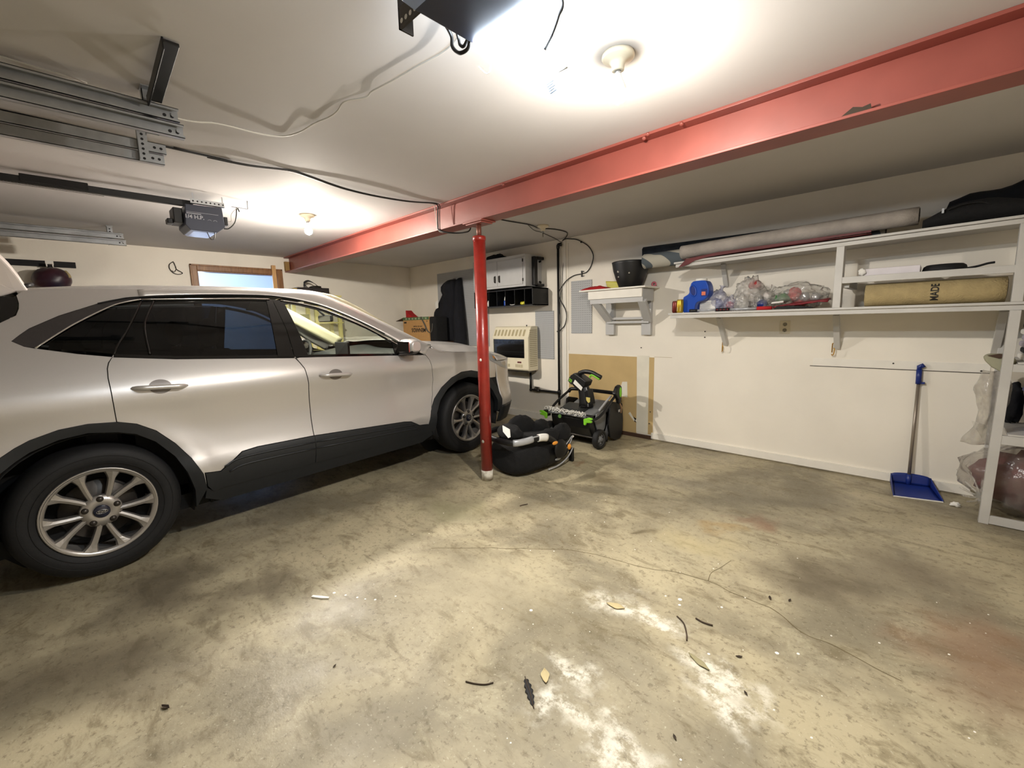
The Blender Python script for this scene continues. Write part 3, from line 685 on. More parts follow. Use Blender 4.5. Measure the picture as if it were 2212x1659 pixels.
b = MB().ell((2.88,-.22,zf+.018), (.05,.05,.026), 16, 9, disp=.4, seed=5, zmin=zf); tag(b.build('work_glove', M['yellow']), 'crumpled yellow-green glove lying in a pigeonhole', 'glove')
b = MB().ell((2.905,-.20,zf+.07), (.03,.03,.035), 14, 9, disp=.3, seed=8); tag(b.build('cloth_ball', pm('olive_cloth', (96,104,50), .8)), 'olive cloth wad on top of the yellow-green glove', 'cloth')
b = MB().ell((2.245,-.22,zf+.04), (.035,.04,.045), 14, 9, disp=.3, seed=9, zmin=zf); tag(b.build('paper_wad', M['tape']), 'crumpled white paper in the pigeonhole beside the post', 'paper')
b = MB().ell((2.27,-.2,zf+.13), (.03,.03,.03), 14, 9, disp=.2, seed=2).cyl((2.27,-.2,zf),(2.27,-.2,zf+.11),.028,n=14); tag(b.build('paper_roll', M['tape']), 'white roll standing behind the crumpled paper', 'roll')
t = MB().cyl((2.43,-.20,zf),(2.43,-.20,zf+.05),.02,n=14); tag(t.build('small_jar', M['dsteel']), 'small dark jar standing left of the blue bottle', 'jar')

# ---- gas wall heater
ht = thing('wall_heater', 'cream gas wall heater with a dark grille window', 'heater', (2.6,-.11,.66))
hx0, hx1, hz0, hz1, hy = 2.275, 2.928, .662, 1.222, -.22
b = MB(); pr_ = [(-.03,hz0),(-.205,hz0),(hy,hz0+.02),(hy,1.095),(-.165,1.222),(-.150,1.232),(-.03,1.232)]
b.prism(pr_, lambda a, c, d: V(hx0+d, a, c), hx1-hx0); body = b.build('cabinet_body', M['cream'], ht, bev=.010, seg=3)
MB().box(2.31,2.90,-.03,-.002,.70,1.20).build('back_plate', M['grey'], ht)
b = MB().box(hx0+.022, hx1-.068, hy-.004, hy+.004, .828, 1.068); b.build('window', M['blackg'], ht, bev=.002)
g = MB()
for k in range(22): x = hx0+.045+k*.0245; g.box(x, x+.004, hy-.0065, hy-.004, 1.01, 1.055)
g.box(hx0+.03,hx1-.076,hy-.0065,hy-.004,1.008,1.012).box(hx0+.03,hx1-.076,hy-.0065,hy-.004,.905,.908); g.build('grille', pm('dark_grille', (44,46,50), .4, .4), ht)
for k in range(9):
    x = hx0+.045+k*.0655
    pts = [(a, c) for a, c in ((-.016,0),(-.016,.062),(-.010,.075),(.010,.075),(.016,.062),(.016,0),(.010,-.010),(-.010,-.010))]
    def onslope(a, c, d, x=x):
        s = (1.118 + c - 1.095) / (1.222-1.095); return V(x+a, hy + s*(.055) - .002 - d, 1.118 + c)
    MB().prism(pts, onslope, .0012).build('vent_slot', M['creamd'], ht)
    MB().tube([onslope(a*1.1, c, .001) for a, c in pts], .0022, 6, closed=True).build('vent_rim', M['cream'], ht)
for x0_, x1_ in ((2.487,2.60),(2.70,2.835)):
    q = MB()
    for k in range(8): q.box(x0_+k*(x1_-x0_)/8, x0_+k*(x1_-x0_)/8+.008, hy-.002, hy, .705, .745)
    q.build('lower_vent', M['creamd'], ht)
MB().box(2.735,2.805,hy-.002,hy,.762,.782).build('badge', M['maroon'], ht)
q = MB()
for k in range(20): q.box(hx1-.0005, hx1+.0015, -.19, -.05, .72+k*.024, .73+k*.024)
q.build('side_vent', M['creamd'], ht)
MB().cyl((2.80,-.10,1.232),(2.80,-.10,1.25),.008,n=10).build('knob', M['black'], ht)
MB().box(2.30,2.90,-.19,-.04,.64,.662).build('burner_tray', M['dsteel'], ht)
# ---- black iron gas pipe
gp = thing('gas_pipe', 'black iron gas pipe running down the wall and across to the heater', 'pipe', (3.278,-.035,.22))
R_ = .0145
MB().cyl((3.272,-.035,.245),(3.274,-.035,2.17),R_,n=14).build('riser', M['cable'], gp)
MB().tube([(3.274,-.035,2.15),(3.274,-.035,2.182),(3.280,-.035,2.192),(3.297,-.035,2.194)], .020, 12).build('elbow', M['cable'], gp)
MB().cyl((3.297,-.035,2.194),(3.318,-.02,2.194),.021,n=12).build('cap_fitting', M['cable'], gp)
MB().cyl((3.272,-.035,.40),(2.80,-.035,.392),R_,n=14).build('branch_pipe', M['cable'], gp)
MB().cyl((2.795,-.035,.392),(2.795,-.035,.635),R_,n=14).build('branch_pipe', M['cable'], gp)
MB().ell((2.797,-.035,.393),(.022,.022,.022),12,8).build('elbow', M['cable'], gp)
MB().cyl((3.272,-.035,.375),(3.272,-.035,.43),.021,n=12).build('tee_fitting', M['cable'], gp)
q = MB().cyl((2.86,-.035,.393),(2.95,-.035,.394),.022,n=12); q.cyl((2.905,-.035,.394),(2.905,-.035,.43),.010).box(2.87,2.94,-.045,-.025,.43,.438); q.build('shutoff_valve', M['dsteel'], gp)
MB().box(3.262,3.282,-.051,-.0495,.29,.33).build('pipe_label', M['tape'], gp)

# ---- cardboard box and other things on the bench in the corner
bn = thing('workbench', 'brown wooden bench in the corner under the cardboard box', 'bench', (.75,-.28,0))
MB().box(.16,1.33,-.50,-.02,.985,1.025).build('bench_top', M['brown'], bn, bev=.003)
for x in (.20,1.24):
    for y in (-.46,-.08): MB().box(x,x+.06,y,y+.06,0,.985).build('leg', M['brown'], bn)
MB().box(.2,1.3,-.45,-.42,.88,.985).build('rail', M['brown'], bn)
bx = thing('cardboard_box', 'cardboard box printed upside down standing in the corner on the bench', 'box', (.78,-.3,1.026))
zb, zt = 1.0265, 1.403
b = MB().box(.43,1.142,-.45,-.43,zb,zt).box(.43,1.142,-.255,-.235,zb,zt).box(.43,.445,-.43,-.255,zb,zt).box(1.127,1.142,-.43,-.255,zb,zt).box(.43,1.142,-.45,-.235,zb,zb+.008)
b.build('carton', M['card'], bx)
MB().box(.43,1.142,-.4515,-.45,zt-.045,zt).build('printed_band', M['greentape'], bx)
for k in range(7): MB().box(.50+k*.09,.55+k*.09,-.4522,-.4515,zt-.036,zt-.010).build('band_print', pm('band_print', (150,160,130), .7), bx)
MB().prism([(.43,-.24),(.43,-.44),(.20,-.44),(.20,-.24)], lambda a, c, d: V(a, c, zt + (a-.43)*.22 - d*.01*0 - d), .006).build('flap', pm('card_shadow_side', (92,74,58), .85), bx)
text('lettering', 'MENARDS', .085, M['ink'], bx, frame((.86,-.4512,1.205), (-1,0,0), (0,0,-1)), bold=.002)
text('lettering', 'SAVE BIG MONEY', .032, M['ink'], bx, frame((.84,-.4512,1.262), (-1,0,0), (0,0,-1)))
q = MB().box(.46,.53,-.4518,-.45,1.31,1.335).box(1.085,1.10,-.4518,-.45,1.325,1.345); q.build('print_mark', M['ink'], bx)
rd = MB().prism([(.395,1.395),(.392,1.52),(.46,1.47),(.60,1.395)], lambda a, c, d: V(a+.06, -.41+d, c), .12); tag(rd.build('red_cloth', M['red'], bev=.01), 'red pointed cloth sticking out of the cardboard box', 'cloth')
tb_ = thing('tool_bag', 'black soft bag with a grey strap beside the cardboard box', 'bag', (1.22,-.3,1.026))
MB().box(1.155,1.32,-.455,-.235,1.0262,1.40).build('bag_body', M['fabric'], tb_, bev=.02)
MB().tube(spline([(.95,-.455,1.404),(.985,-.458,1.36),(1.05,-.46,1.28),(1.10,-.46,1.20),(1.16,-.46,1.165),(1.20,-.46,1.168),(1.225,-.455,1.21),(1.24,-.45,1.30)]), .016, 8, sq=(1,.25)).build('strap', pm('grey_webbing', (92,88,80), .8), tb_)

# ---- coats on the pegboard
ct = thing('hanging_coat', 'long dark hooded coat hanging on the pegboard', 'coat', (1.15,-.12,.9), group='coats on the pegboard')
def coat_rings(spec, seed=0., ydep=.10):
    rings = []
    for z, xa, xb, dep in spec:
        n = 40; ring = []
        for j in range(n):
            a = 2*PI*j/n; cx = (xa+xb)/2; hw_ = (xb-xa)/2
            fold = 1 + .10*math.sin(a*7+z*3+seed) + .09*noise.noise(V(a*2, z*3, seed))
            x = cx + hw_*math.cos(a)*(1+.04*math.sin(5*a+z*9)); y = -.022 - dep*.5 + dep*.5*math.sin(a)*fold
            ring.append(V(x, min(y, -.012), z))
        rings.append(ring)
    return rings
b = MB().loft(coat_rings([(1.958,1.22,1.30,.04),(1.945,1.17,1.35,.10),(1.90,1.11,1.37,.15),(1.85,1.05,1.37,.17),(1.79,1.045,1.37,.17),(1.735,1.06,1.365,.15),(1.66,1.02,1.36,.17),(1.57,.95,1.355,.18),(1.47,.86,1.35,.19),(1.36,.83,1.345,.20),(1.22,.82,1.34,.20),(1.08,.80,1.34,.20),(1.03,.80,1.34,.20)]))
b.build('coat_body', M['navyf'], ct)
MB().prism([(1.012,1.615),(1.095,1.655),(1.092,1.535),(1.03,1.52)], lambda a, c, d: V(a, -.226-d, c), .004).build('white_label', M['tape'], ct)
MB().cyl((1.27,-.0,1.965),(1.27,-.06,1.972),.004,n=8).build('peg_hook', M['steel'], ct)
c2 = thing('hanging_coat', 'dark shiny-edged coat hanging on the right of the hooded coat', 'coat', (1.45,-.12,.84), group='coats on the pegboard')
b = MB().loft(coat_rings([(1.962,1.40,1.445,.05),(1.93,1.39,1.46,.10),(1.80,1.385,1.475,.13),(1.62,1.38,1.50,.15),(1.41,1.375,1.525,.18),(1.2,1.365,1.55,.19),(1.0,1.36,1.568,.19),(.86,1.365,1.578,.17)], 2.))
b.build('coat_body', M['navyf'], c2)
MB().tube(spline([(1.445,-.10,1.84),(1.452,-.125,1.72),(1.462,-.14,1.60),(1.468,-.14,1.52)]), .006, 6).build('zip_strip', M['silver'], c2)
MB().cyl((1.42,-.0,1.965),(1.42,-.06,1.972),.004,n=8).build('peg_hook', M['steel'], c2)

# ---- small white wall shelf with its bracket frame
ss = thing('bracket_shelf', 'small white and grey bracketed shelf holding the black planter', 'shelf', (4.2,-.16,1.12))
zt = 1.6112
MB().box(3.775,4.555,-.315,-.004,zt-.016,zt).build('shelf_top', M['white'], ss, bev=.002)
MB().box(3.884,4.512,-.300,-.280,1.508,1.590).build('apron', M['white'], ss, bev=.002)
MB().box(3.900,4.515,-.285,-.265,1.458,1.508).build('lower_rail', M['cabinet'], ss, bev=.002)
for x in (3.945,4.378):
    MB().box(x,x+.105,-.045,-.001,1.122,1.575).build('wall_cleat', M['cabinet'], ss, bev=.003)
    MB().box(x+.03,x+.068,-.290,-.045,1.548,1.595).build('arm', M['cabinet'], ss, bev=.002)
MB().box(4.46,4.512,-.265,-.05,1.47,1.590).build('side_block', M['cabinet'], ss, bev=.002)
MB().bar((3.965,-.272,1.475),(4.005,-.055,1.27),.035,.085,up=(1,0,0)).build('brace', M['cabinet'], ss, bev=.002)
MB().bar((4.50,-.272,1.475),(4.46,-.055,1.27),.035,.085,up=(1,0,0)).build('brace', M['cabinet'], ss, bev=.002)
for z in (1.262,1.302): MB().box(3.975,4.475,-.075,-.047,z-.016,z+.010).build('lower_slat', M['cabinet'], ss, bev=.002)
pl = thing('planter_pot', 'black round plastic planter on the small bracketed shelf', 'planter', (4.318,-.165,zt))
MB().lathe([(.001,zt+.001),(.105,zt+.001),(.116,zt+.012),(.150,zt+.10),(.172,zt+.17),(.183,zt+.236),(.187,zt+.252),(.183,zt+.256),(.176,zt+.25),(.165,zt+.17),(.11,zt+.02),(.001,zt+.018)], (4.318,-.178,0), n=40, caps=False).build('pot', M['black'], pl)
for x, z, r in ((4.27,1.765,.014),(4.265,1.715,.010),(4.385,1.745,.010)):
    yy = -.178 - math.sqrt(max(.0, (.150+.3*(z-zt-.1)-.0)**2-(x-4.318)**2))
    MB().ell((x,yy,z),(r,.004,r*.8),8,6,disp=.3).build('mud_splash', M['rugb'], pl)
def cloth(cx, cy, z, rx, ry, h, mat, name, label, cat, seed):
    def f(u, v_):
        x = (u-.5)*2; y = (v_-.5)*2
        e = max(0, 1-max(abs(x),abs(y))**3)
        return (cx+rx*x*(1+.12*noise.noise(V(y*2,seed,0))), cy+ry*y*(1+.15*noise.noise(V(x*2,seed,3))), z+.003+h*e*(.45+.6*abs(noise.noise(V(x*1.6+seed,y*1.6,seed)))))
    return tag(MB().grid(f, 20, 14).build(name, mat, solid=.003), label, cat)
cloth(3.93,-.20,zt,.155,.085,.060, M['red'], 'red_rag', 'red crumpled rag lying on the left end of the small shelf', 'rag', 1.)
gc = MB().prism([(4.03,zt+.004),(4.0,zt+.092),(4.06,zt+.086),(4.16,zt+.076),(4.20,zt+.012)], lambda a, c, d: V(a, -.10-d*.9, c), .05); tag(gc.build('folded_cloth', M['yellow'], bev=.008), 'yellow-green stiff folded cloth between the red rag and the planter', 'cloth')
tr_ = MB(); tr_.tube([(4.515+.020*math.cos(a), -.055, zt+.0235+.020*math.sin(a)) for a in [2*PI*k/20 for k in range(20)]], .0045, 8, closed=True, sq=(1,2.2))
tr_.xf(Matrix.Translation((0,0,0))); tag(tr_.build('tape_roll', M['pink']), 'pink plastic ring standing at the right end of the small shelf', 'ring')

# ---- socket and hooks
so = thing('wall_socket', 'ivory double wall socket under the long shelf', 'socket', (5.683,-.003,1.135))
MB().box(5.645,5.722,-.008,0,1.134,1.244).build('plate', M['porc'], so, bev=.002)
for z in (1.165,1.214):
    MB().lathe([(.0165,0),(.0165,.0025)], (5.683,-.008,z), (0,-1,0), 20).build('outlet_face', pm('socket_ivory', (150,142,124), .5), so)
    q = MB().box(5.676,5.6785,-.0112,-.0105,z-.004,z+.007).box(5.688,5.6905,-.0112,-.0105,z-.004,z+.007).cyl((5.683,-.0105,z-.010),(5.683,-.0112,z-.010),.003,n=8); q.build('slots', M['ink'], so)
M['brass'] = pm('brass_hook', (196,150,64), .35, .6)
for x, z, s in ((5.195,1.01,0),(6.033,1.005,1)):
    p = [(x-.012,-.004,z-.035),(x-.012,-.004,z+.04),(x-.010,-.012,z+.045),(x+.012,-.02,z+.043)] if not s else [(x-.012,-.004,z-.02),(x-.012,-.004,z+.05),(x-.008,-.012,z+.054),(x+.006,-.02,z+.05)]
    h_ = thing('wall_hook', 'brass wire hook on the wall below the left part of the long shelf' if not s else 'brass wire hook on the wall beneath the shelf brace in the middle', 'hook', (x,-.02,z), group='brass wall hooks')
    MB().tube(p, .0035, 7).build('back_wire', M['brass'], h_)
    MB().tube(spline([(x-.012,-.004,z-.035),(x-.006,-.03,z-.04),(x+.006,-.05,z-.03),(x+.010,-.055,z+.01),(x+.004,-.05,z+.018)]), .004, 7).build('hook_wire', M['brass'], h_)
# ================================================================= long shelf on the right half of the wall
ls = thing('long_wall_shelf', 'long grey-white painted two-tier wall shelf braced to the wall', 'shelf', (6.0,-.25,1.287))
S0 = 1.335
XE = 7.9
MB().box(4.874,XE,-.50,-.004,1.319,S0).build('lower_shelf_board', M['shelfw'], ls, bev=.002)
MB().box(4.894,XE,-.497,-.477,1.287,1.315).build('lower_apron', M['shelfw'], ls, bev=.002)
MB().box(4.894,4.914,-.477,-.004,1.289,1.317).build('end_apron', M['shelfw'], ls, bev=.002)
def zs(x): return 1.760 + (x-4.93)*.0200
def slope_box(b, x0, x1, y0, y1, d0, d1):
    vs = [(x,y,zs(x)+d) for d in (d0,d1) for x,y in ((x0,y0),(x1,y0),(x1,y1),(x0,y1))]
    return b.add(vs, [(0,3,2,1),(4,5,6,7),(0,1,5,4),(1,2,6,5),(2,3,7,6),(3,0,4,7)])
slope_box(MB(), 4.915,XE,-.50,-.004,-.004,.012).build('upper_shelf_board', M['shelfw'], ls, bev=.002)
slope_box(MB(), 4.93,XE,-.495,-.475,-.034,-.008).build('upper_apron', M['shelfw'], ls, bev=.002)
MB().box(6.070,6.114,-.498,-.412,S0,zs(6.09)-.034).build('middle_post', M['shelfw'], ls, bev=.002)
MB().bar((6.925,-.475,S0),(6.922,-.475,zs(6.92)-.034),.048,.045,up=(1,0,0)).build('end_post', M['shelfw'], ls, bev=.002)
MB().box(6.114,6.905,-.497,-.479,1.498,1.541).build('middle_apron', M['shelfw'], ls, bev=.002)
MB().box(6.114,6.905,-.479,-.10,1.522,1.534).build('middle_board', M['shelfw'], ls, bev=.002)
MB().box(6.114,6.150,-.44,-.02,1.470,1.521).build('cleat', M['shelfw'], ls, bev=.002)
def brace(p, q, w=.040, h=.032): MB().bar(p, q, w, h, up=(0,-1,1)).build('brace', M['shelfw'], ls, bev=.002)
brace((5.217,-.008,1.035),(5.222,-.235,1.287)); brace((6.055,-.008,1.022),(6.058,-.20,1.287)); brace((5.198,-.008,1.566),(5.198,-.115,zs(5.2)-.005)); brace((6.90,-.008,1.01),(6.90,-.24,1.287))

# ---- right-hand storage rack, standing on the floor
rr = thing('storage_rack', 'grey-white painted wooden storage rack at the right edge', 'rack', (7.2,-.27,0))
MB().bar((6.911,-.488,0),(6.925,-.488,1.287),.046,.044,up=(1,0,0)).build('front_post', M['shelfw'], rr, bev=.002)
MB().bar((7.87,-.488,0),(7.87,-.488,1.287),.046,.044,up=(1,0,0)).build('front_post', M['shelfw'], rr, bev=.002)
MB().bar((6.93,-.035,0),(6.93,-.035,1.287),.046,.044,up=(1,0,0)).build('back_post', M['shelfw'], rr, bev=.002)
for z0, z1, zb_ in ((.502,.556,.568),(.934,.978,.990)):
    MB().box(6.934,7.85,-.508,-.488,z0,z1).build('apron', M['shelfw'], rr, bev=.002)
    MB().box(6.96,7.85,-.505,-.06,z1+.001,zb_).build('board', M['shelfw'], rr, bev=.002)
MB().box(6.93,7.85,-.508,-.488,.004,.055).build('floor_rail', M['shelfw'], rr, bev=.002)

# ---- goods on the upper shelf
def rug_mat():
    m, nt = nodes('patterned_rug'); L = nt.links.new
    out = N(nt, 'ShaderNodeOutputMaterial'); b = N(nt, 'ShaderNodeBsdfPrincipled'); L(b.outputs[0], out.inputs[0]); b.inputs['Roughness'].default_value = .95
    tc = N(nt, 'ShaderNodeTexCoord'); wv = N(nt, 'ShaderNodeTexWave'); wv.bands_direction = 'DIAGONAL'; wv.inputs['Scale'].default_value = 2.6; wv.inputs['Distortion'].default_value = 5.; wv.inputs['Detail'].default_value = 1.; wv.inputs['Detail Scale'].default_value = 1.2
    L(tc.outputs['Object'], wv.inputs['Vector'])
    gt = N(nt, 'ShaderNodeMath', operation='GREATER_THAN'); gt.inputs[1].default_value = .55; L(wv.outputs['Fac'], gt.inputs[0])
    mx = N(nt, 'ShaderNodeMix', data_type='RGBA'); mx.inputs[6].default_value = rgb(176,172,160); mx.inputs[7].default_value = rgb(84,92,98); L(gt.outputs[0], mx.inputs[0]); L(mx.outputs[2], b.inputs['Base Color']); return m
def roll(name, pts, r, mat, label, cat, spiral=True, mats=None, flat=1.):
    b = MB(); b.tube(spline(pts, 6), r, 28, sq=(1,flat))
    p0, p1 = Vector(pts[0]), Vector(pts[-1])
    for p, d in ((p0, -1), (p1, 1)):                     # spiral of the rolled layers on each end
        sp = []
        for k in range(44):
            a = k*.42; rr_ = r*.93*(1-k/48); sp.append(p + V(d*.0015, math.cos(a)*rr_, math.sin(a)*rr_*flat))
        b.tube(sp, .0022, 5, mi=1)
    return tag(b.build(name, [mat, M['dsteel']]), label, cat)
roll('rolled_carpet', [(4.925,-.36,1.868),(5.3,-.36,1.880),(5.95,-.36,1.896),(6.47,-.36,1.904)], .056, M['rugw'], 'long pale rolled carpet lying along the top shelf', 'carpet')
roll('rolled_rug', [(4.50,-.225,1.846),(4.9,-.225,1.850),(5.6,-.215,1.862),(6.3,-.21,1.875)], .070, rug_mat(), 'grey and stone patterned rolled rug sticking out past the left end of the top shelf', 'rug')
b = MB(); rings = []
for x, zt_, zl in ((4.425,2.000,1.935),(4.43,2.003,1.90),(4.8,1.998,1.776),(5.4,1.990,1.786),(5.9,1.985,1.796),(6.2,1.975,1.803)):
    rings.append([V(x,y,z) for y,z in ((-.145,zl),(-.15,zt_-.02),(-.13,zt_),(-.04,zt_),(-.015,zt_-.02),(-.015,zl))])
b.loft(rings, sm=False)
tag(b.build('folded_rug', pm('dark_rug', (34,40,48), .95, var=.5, scale=9), bev=.006), 'dark folded rug at the back of the top shelf along the wall', 'rug')
b = MB().prism([(4.962,1.724),(4.985,1.745),(5.03,1.788),(5.3,1.812),(5.92,1.825),(6.25,1.832),(6.25,1.818),(5.9,1.806),(5.5,1.795),(5.20,1.782),(5.10,1.766),(5.05,1.742),(5.0,1.727)], lambda a, c, d: V(a,-.512+d,c), .008)
def mtop(u, v_):
    x = 5.0+1.25*u; return (x, -.508+.2*v_, max(zs(x)+.014, 1.79+.022*u)-.0+.004*noise.noise(V(x*6,v_*3,0)))
b.grid(mtop, 24, 6)
tag(b.build('folded_sheet', M['maroon'], solid=.004), 'maroon sheet draped over the front edge of the top shelf', 'sheet')
b = MB(); rings = []
for t in range(17):
    u = t/16; x = 6.492+.62*u; k = math.sin(PI*min(max(u,.03),.97))**.22; hh_ = .070*(.62+.45*math.sin(PI*min(1,u*1.15+.12)))
    rings.append([V(x, -.345+.115*k*math.cos(a), max(zs(x)+.013, zs(x)+.013+hh_*k*(1+math.sin(a))*(1+.10*noise.noise(V(x*9,a,1))))) for a in [2*PI*j/26 for j in range(26)]])
dg = thing('duffel_bag', 'black soft bag on the top shelf at the end of the pale carpet', 'bag', (6.7,-.3,zs(6.7)+.012))
b.loft(rings).build('bag_body', M['fabric'], dg)
MB().tube(spline([(6.60,-.452,1.90),(6.66,-.462,1.918),(6.73,-.462,1.918),(6.78,-.455,1.90)]), .008, 7, sq=(1,.4)).build('carry_strap', M['blackm'], dg)
MB().box(6.575,6.585,-.462,-.452,1.885,1.912).build('zip_pull', M['silver'], dg)
db = thing('folded_tarp', 'dark folded tarpaulin behind the black bag on the top shelf', 'tarpaulin', (6.8,-.12,zs(6.8)+.012))
b = MB(); rings = []
for t in range(15):
    u = t/14; x = 6.56+.62*u; tp = pchip_(u, [0,.06,.25,.45,.6,1.],[.06,.20,.235,.235,.265,.27])
    rings.append([V(x, y, z+.008*noise.noise(V(x*8,y*20,z*8))) for y, z in ((-.215,zs(x)+.014),(-.218,zs(x)+tp*.6),(-.20,zs(x)+tp-.02),(-.16,zs(x)+tp),(-.06,zs(x)+tp),(-.025,zs(x)+tp-.03),(-.02,zs(x)+.014))])
b.loft(rings).build('folds', M['navyf'], db)
# middle tier
wb = thing('flat_box', 'flat white wrapped box on the middle shelf', 'box', (6.35,-.33,1.5345))
MB().box(6.20,6.505,-.44,-.22,1.5345,1.588).build('carton', pm('pale_lilac_white', (214,208,212), .4), wb, bev=.003)
b = MB().ell((6.215,-.445,1.568),(.022,.010,.022),12,8,disp=.5,seed=4); b.build('shrink_wrap', M['tape'], wb)
pn = thing('frying_pan', 'black frying pan lying upside down on the middle shelf', 'pan', (6.615,-.34,1.5345))
MB().lathe([(.105,1.5345),(.108,1.539),(.098,1.574),(.085,1.584),(.001,1.585)], (6.615,-.34,0), n=36).build('pan_body', M['blackm'], pn)
MB().tube(spline([(6.715,-.335,1.552),(6.76,-.332,1.560),(6.80,-.33,1.572),(6.83,-.328,1.576)]), .012, 8, sq=(1,.55)).build('handle', M['black'], pn)
# carpet roll with printing
cr = roll('carpet_roll', [(6.24,-.40,1.4105),(6.55,-.40,1.4105),(6.885,-.40,1.4105)], .0745, M['rugt'], 'tan carpet roll printed MADE on the lower shelf at the right', 'carpet')
cr['_org'] = list(cr.location)
tm = text('lettering', 'MADE', .042, M['ink'], cr, Matrix.Identity(4), ext=.0004, local=True, bold=.001)
for v in tm.data.vertices:
    a = v.co.x/.0755; off = .0755 + v.co.z
    wp = V(6.585 - v.co.y*1.25, -.40 - off*math.cos(a), 1.4105 + off*math.sin(a)); v.co = wp - Vector(cr.location)
# ---- goods on the lower shelf
def can(x, y, r, h, mat, label):
    t = thing('drink_can', label, 'can', (x,y,S0), group='cans at the left end of the long shelf')
    MB().lathe([(r*.78,S0+.0005),(r*.82,S0+.003),(r,S0+.012),(r,S0+h-.012),(r*.86,S0+h-.002),(r*.84,S0+h)], (x,y,0), n=26).build('can_body', mat, t)
    MB().lathe([(r*.84,S0+h-.001),(r*.86,S0+h+.002),(r*.80,S0+h+.001),(r*.78,S0+h-.003)], (x,y,0), n=26).build('rim', M['steel'], t)
    return t
can(4.912,-.43,.030,.105, M['redcan'], 'brown-red can at the far left end of the long shelf')
g_ = can(4.962,-.452,.029,.115, M['gold'], 'gold can with a white panel between the brown-red and the dark can')
MB().prism([(-.5,S0+.015),(.5,S0+.015),(.5,S0+.05),(-.5,S0+.05)], lambda a, c, d: V(4.962+(.0292+d)*math.sin(a), -.452-(.0292+d)*math.cos(a), c), .0005).build('white_panel', M['tape'], g_)
can(5.016,-.405,.029,.085, M['dred'], 'dark maroon can half hidden behind the gold can')
jg = thing('jug', 'blue plastic jug with a white cap on the long shelf', 'jug', (5.08,-.38,S0))
jo = [(4.985,S0+.001),(4.979,1.457),(4.995,1.478),(5.03,1.503),(5.040,1.57),(5.052,1.592),(5.075,1.602),(5.155,1.602),(5.180,1.582),(5.196,1.535),(5.192,1.475),(5.160,1.438),(5.112,1.425),(5.088,1.40),(5.083,S0+.001)]
jp = spline([V(a,0,c) for a, c in jo], 3)
MB().prism([(p.x,p.z) for p in jp], lambda a, c, d: V(a, -.435+d, c), .115, sm=True).build('jug_body', M['blue'], jg, bev=.018, seg=4)
hp = [(5.066+.026*math.cos(t)-.008*math.sin(t), 1.52+.046*math.sin(t)) for t in [2*PI*k/20 for k in range(20)]]
MB().prism(hp, lambda a, c, d: V(a, -.4362+d, c), .003, sm=True).build('handle_recess', M['dblue'], jg)
MB().tube([V(a,-.436,c) for a, c in hp], .006, 7, closed=True).build('handle_rim', M['blue'], jg)
MB().lathe([(.046,1.600),(.047,1.604),(.047,1.619),(.043,1.622)], (5.114,-.378,0), n=30).build('cap', M['tape'], jg)
MB().box(5.135,5.186,-.4365,-.434,1.468,1.53).build('label', M['dblue'], jg)
MB().box(5.140,5.172,-.4375,-.436,1.478,1.508).build('label_patch', pm('orange_print', (224,120,84), .5), jg)
wbx = thing('white_carton', 'white printed carton half hidden behind the blue jug', 'carton', (5.15,-.28,S0))
MB().box(5.095,5.225,-.35,-.25,S0+.0005,1.435).build('carton', M['tape'], wbx, bev=.002)
for k in range(4): MB().box(5.10,5.19,-.3512,-.35,1.37+k*.014,1.373+k*.014).build('print_line', M['grey'], wbx)
MB().box(5.19,5.205,-.3512,-.35,1.345,1.358).build('print_mark', M['ink'], wbx)
def bag(name, c, r, mat, label, seed, knot=None, zmin=S0, cont=(), cat='bag', disp=.38):
    t = thing(name, label, cat, (c[0],c[1],zmin))
    if knot: c = (c[0], c[1], c[2])
    MB().ell(c, r, 30, 18, disp=disp, seed=seed, dsc=7, zmin=zmin+.001).build('bag_skin', mat, t)
    if knot:
        k = Vector(knot); d = (k-Vector(c)).normalized(); base = Vector(c)+d*min(r)*.9
        rings = []
        for i, (f, rad) in enumerate(((0,.030),(.5,.014),(.8,.008),(1.0,.012),(1.25,.022))):
            p = base.lerp(k, f); a_ = d.orthogonal().normalized(); b_ = d.cross(a_)
            rings.append([p + (a_*math.cos(q)+b_*math.sin(q))*rad*(1+.35*math.sin(5*q+i)) for q in [2*PI*j/16 for j in range(16)]])
        MB().loft(rings).build('tied_neck', mat, t)
    for i, (cc, cr_, cm) in enumerate(cont):
        MB().ell(cc, cr_, 16, 10, disp=.25, seed=seed+i).build('contents', cm, t)
    return t
M['lav'] = glass('lavender_bag', (.94,.94,.97), rough=.25, milky=.50, milk=(214,216,236), bump=.8, bscale=20)
M['whitebag'] = glass('white_bag', (.97,.97,.96), rough=.25, milky=.5, milk=(244,242,238), bump=.9, bscale=18)
inner = [pm('printed_blue', (120,126,170), .6, var=.5, scale=40), pm('printed_red', (170,60,60), .6, var=.5, scale=40), pm('printed_white', (226,220,216), .6, var=.3, scale=30), pm('printed_green', (70,120,70), .6, var=.4, scale=30), pm('can_silver', (196,196,198), .3, .6)]
bag('plastic_bag', (5.235,-.30,1.425), (.085,.06,.088), M['lav'], 'lavender plastic bag beside the blue jug', 1., (5.26,-.30,1.54), cont=(((5.22,-.3,1.40),(.055,.035,.05),inner[0]),))
bag('plastic_bag', (5.338,-.33,1.398), (.048,.045,.062), M['lav'], 'small lavender bag between the larger lavender bag and the white bag', 2., cont=(((5.34,-.33,1.385),(.03,.028,.035),inner[1]),))
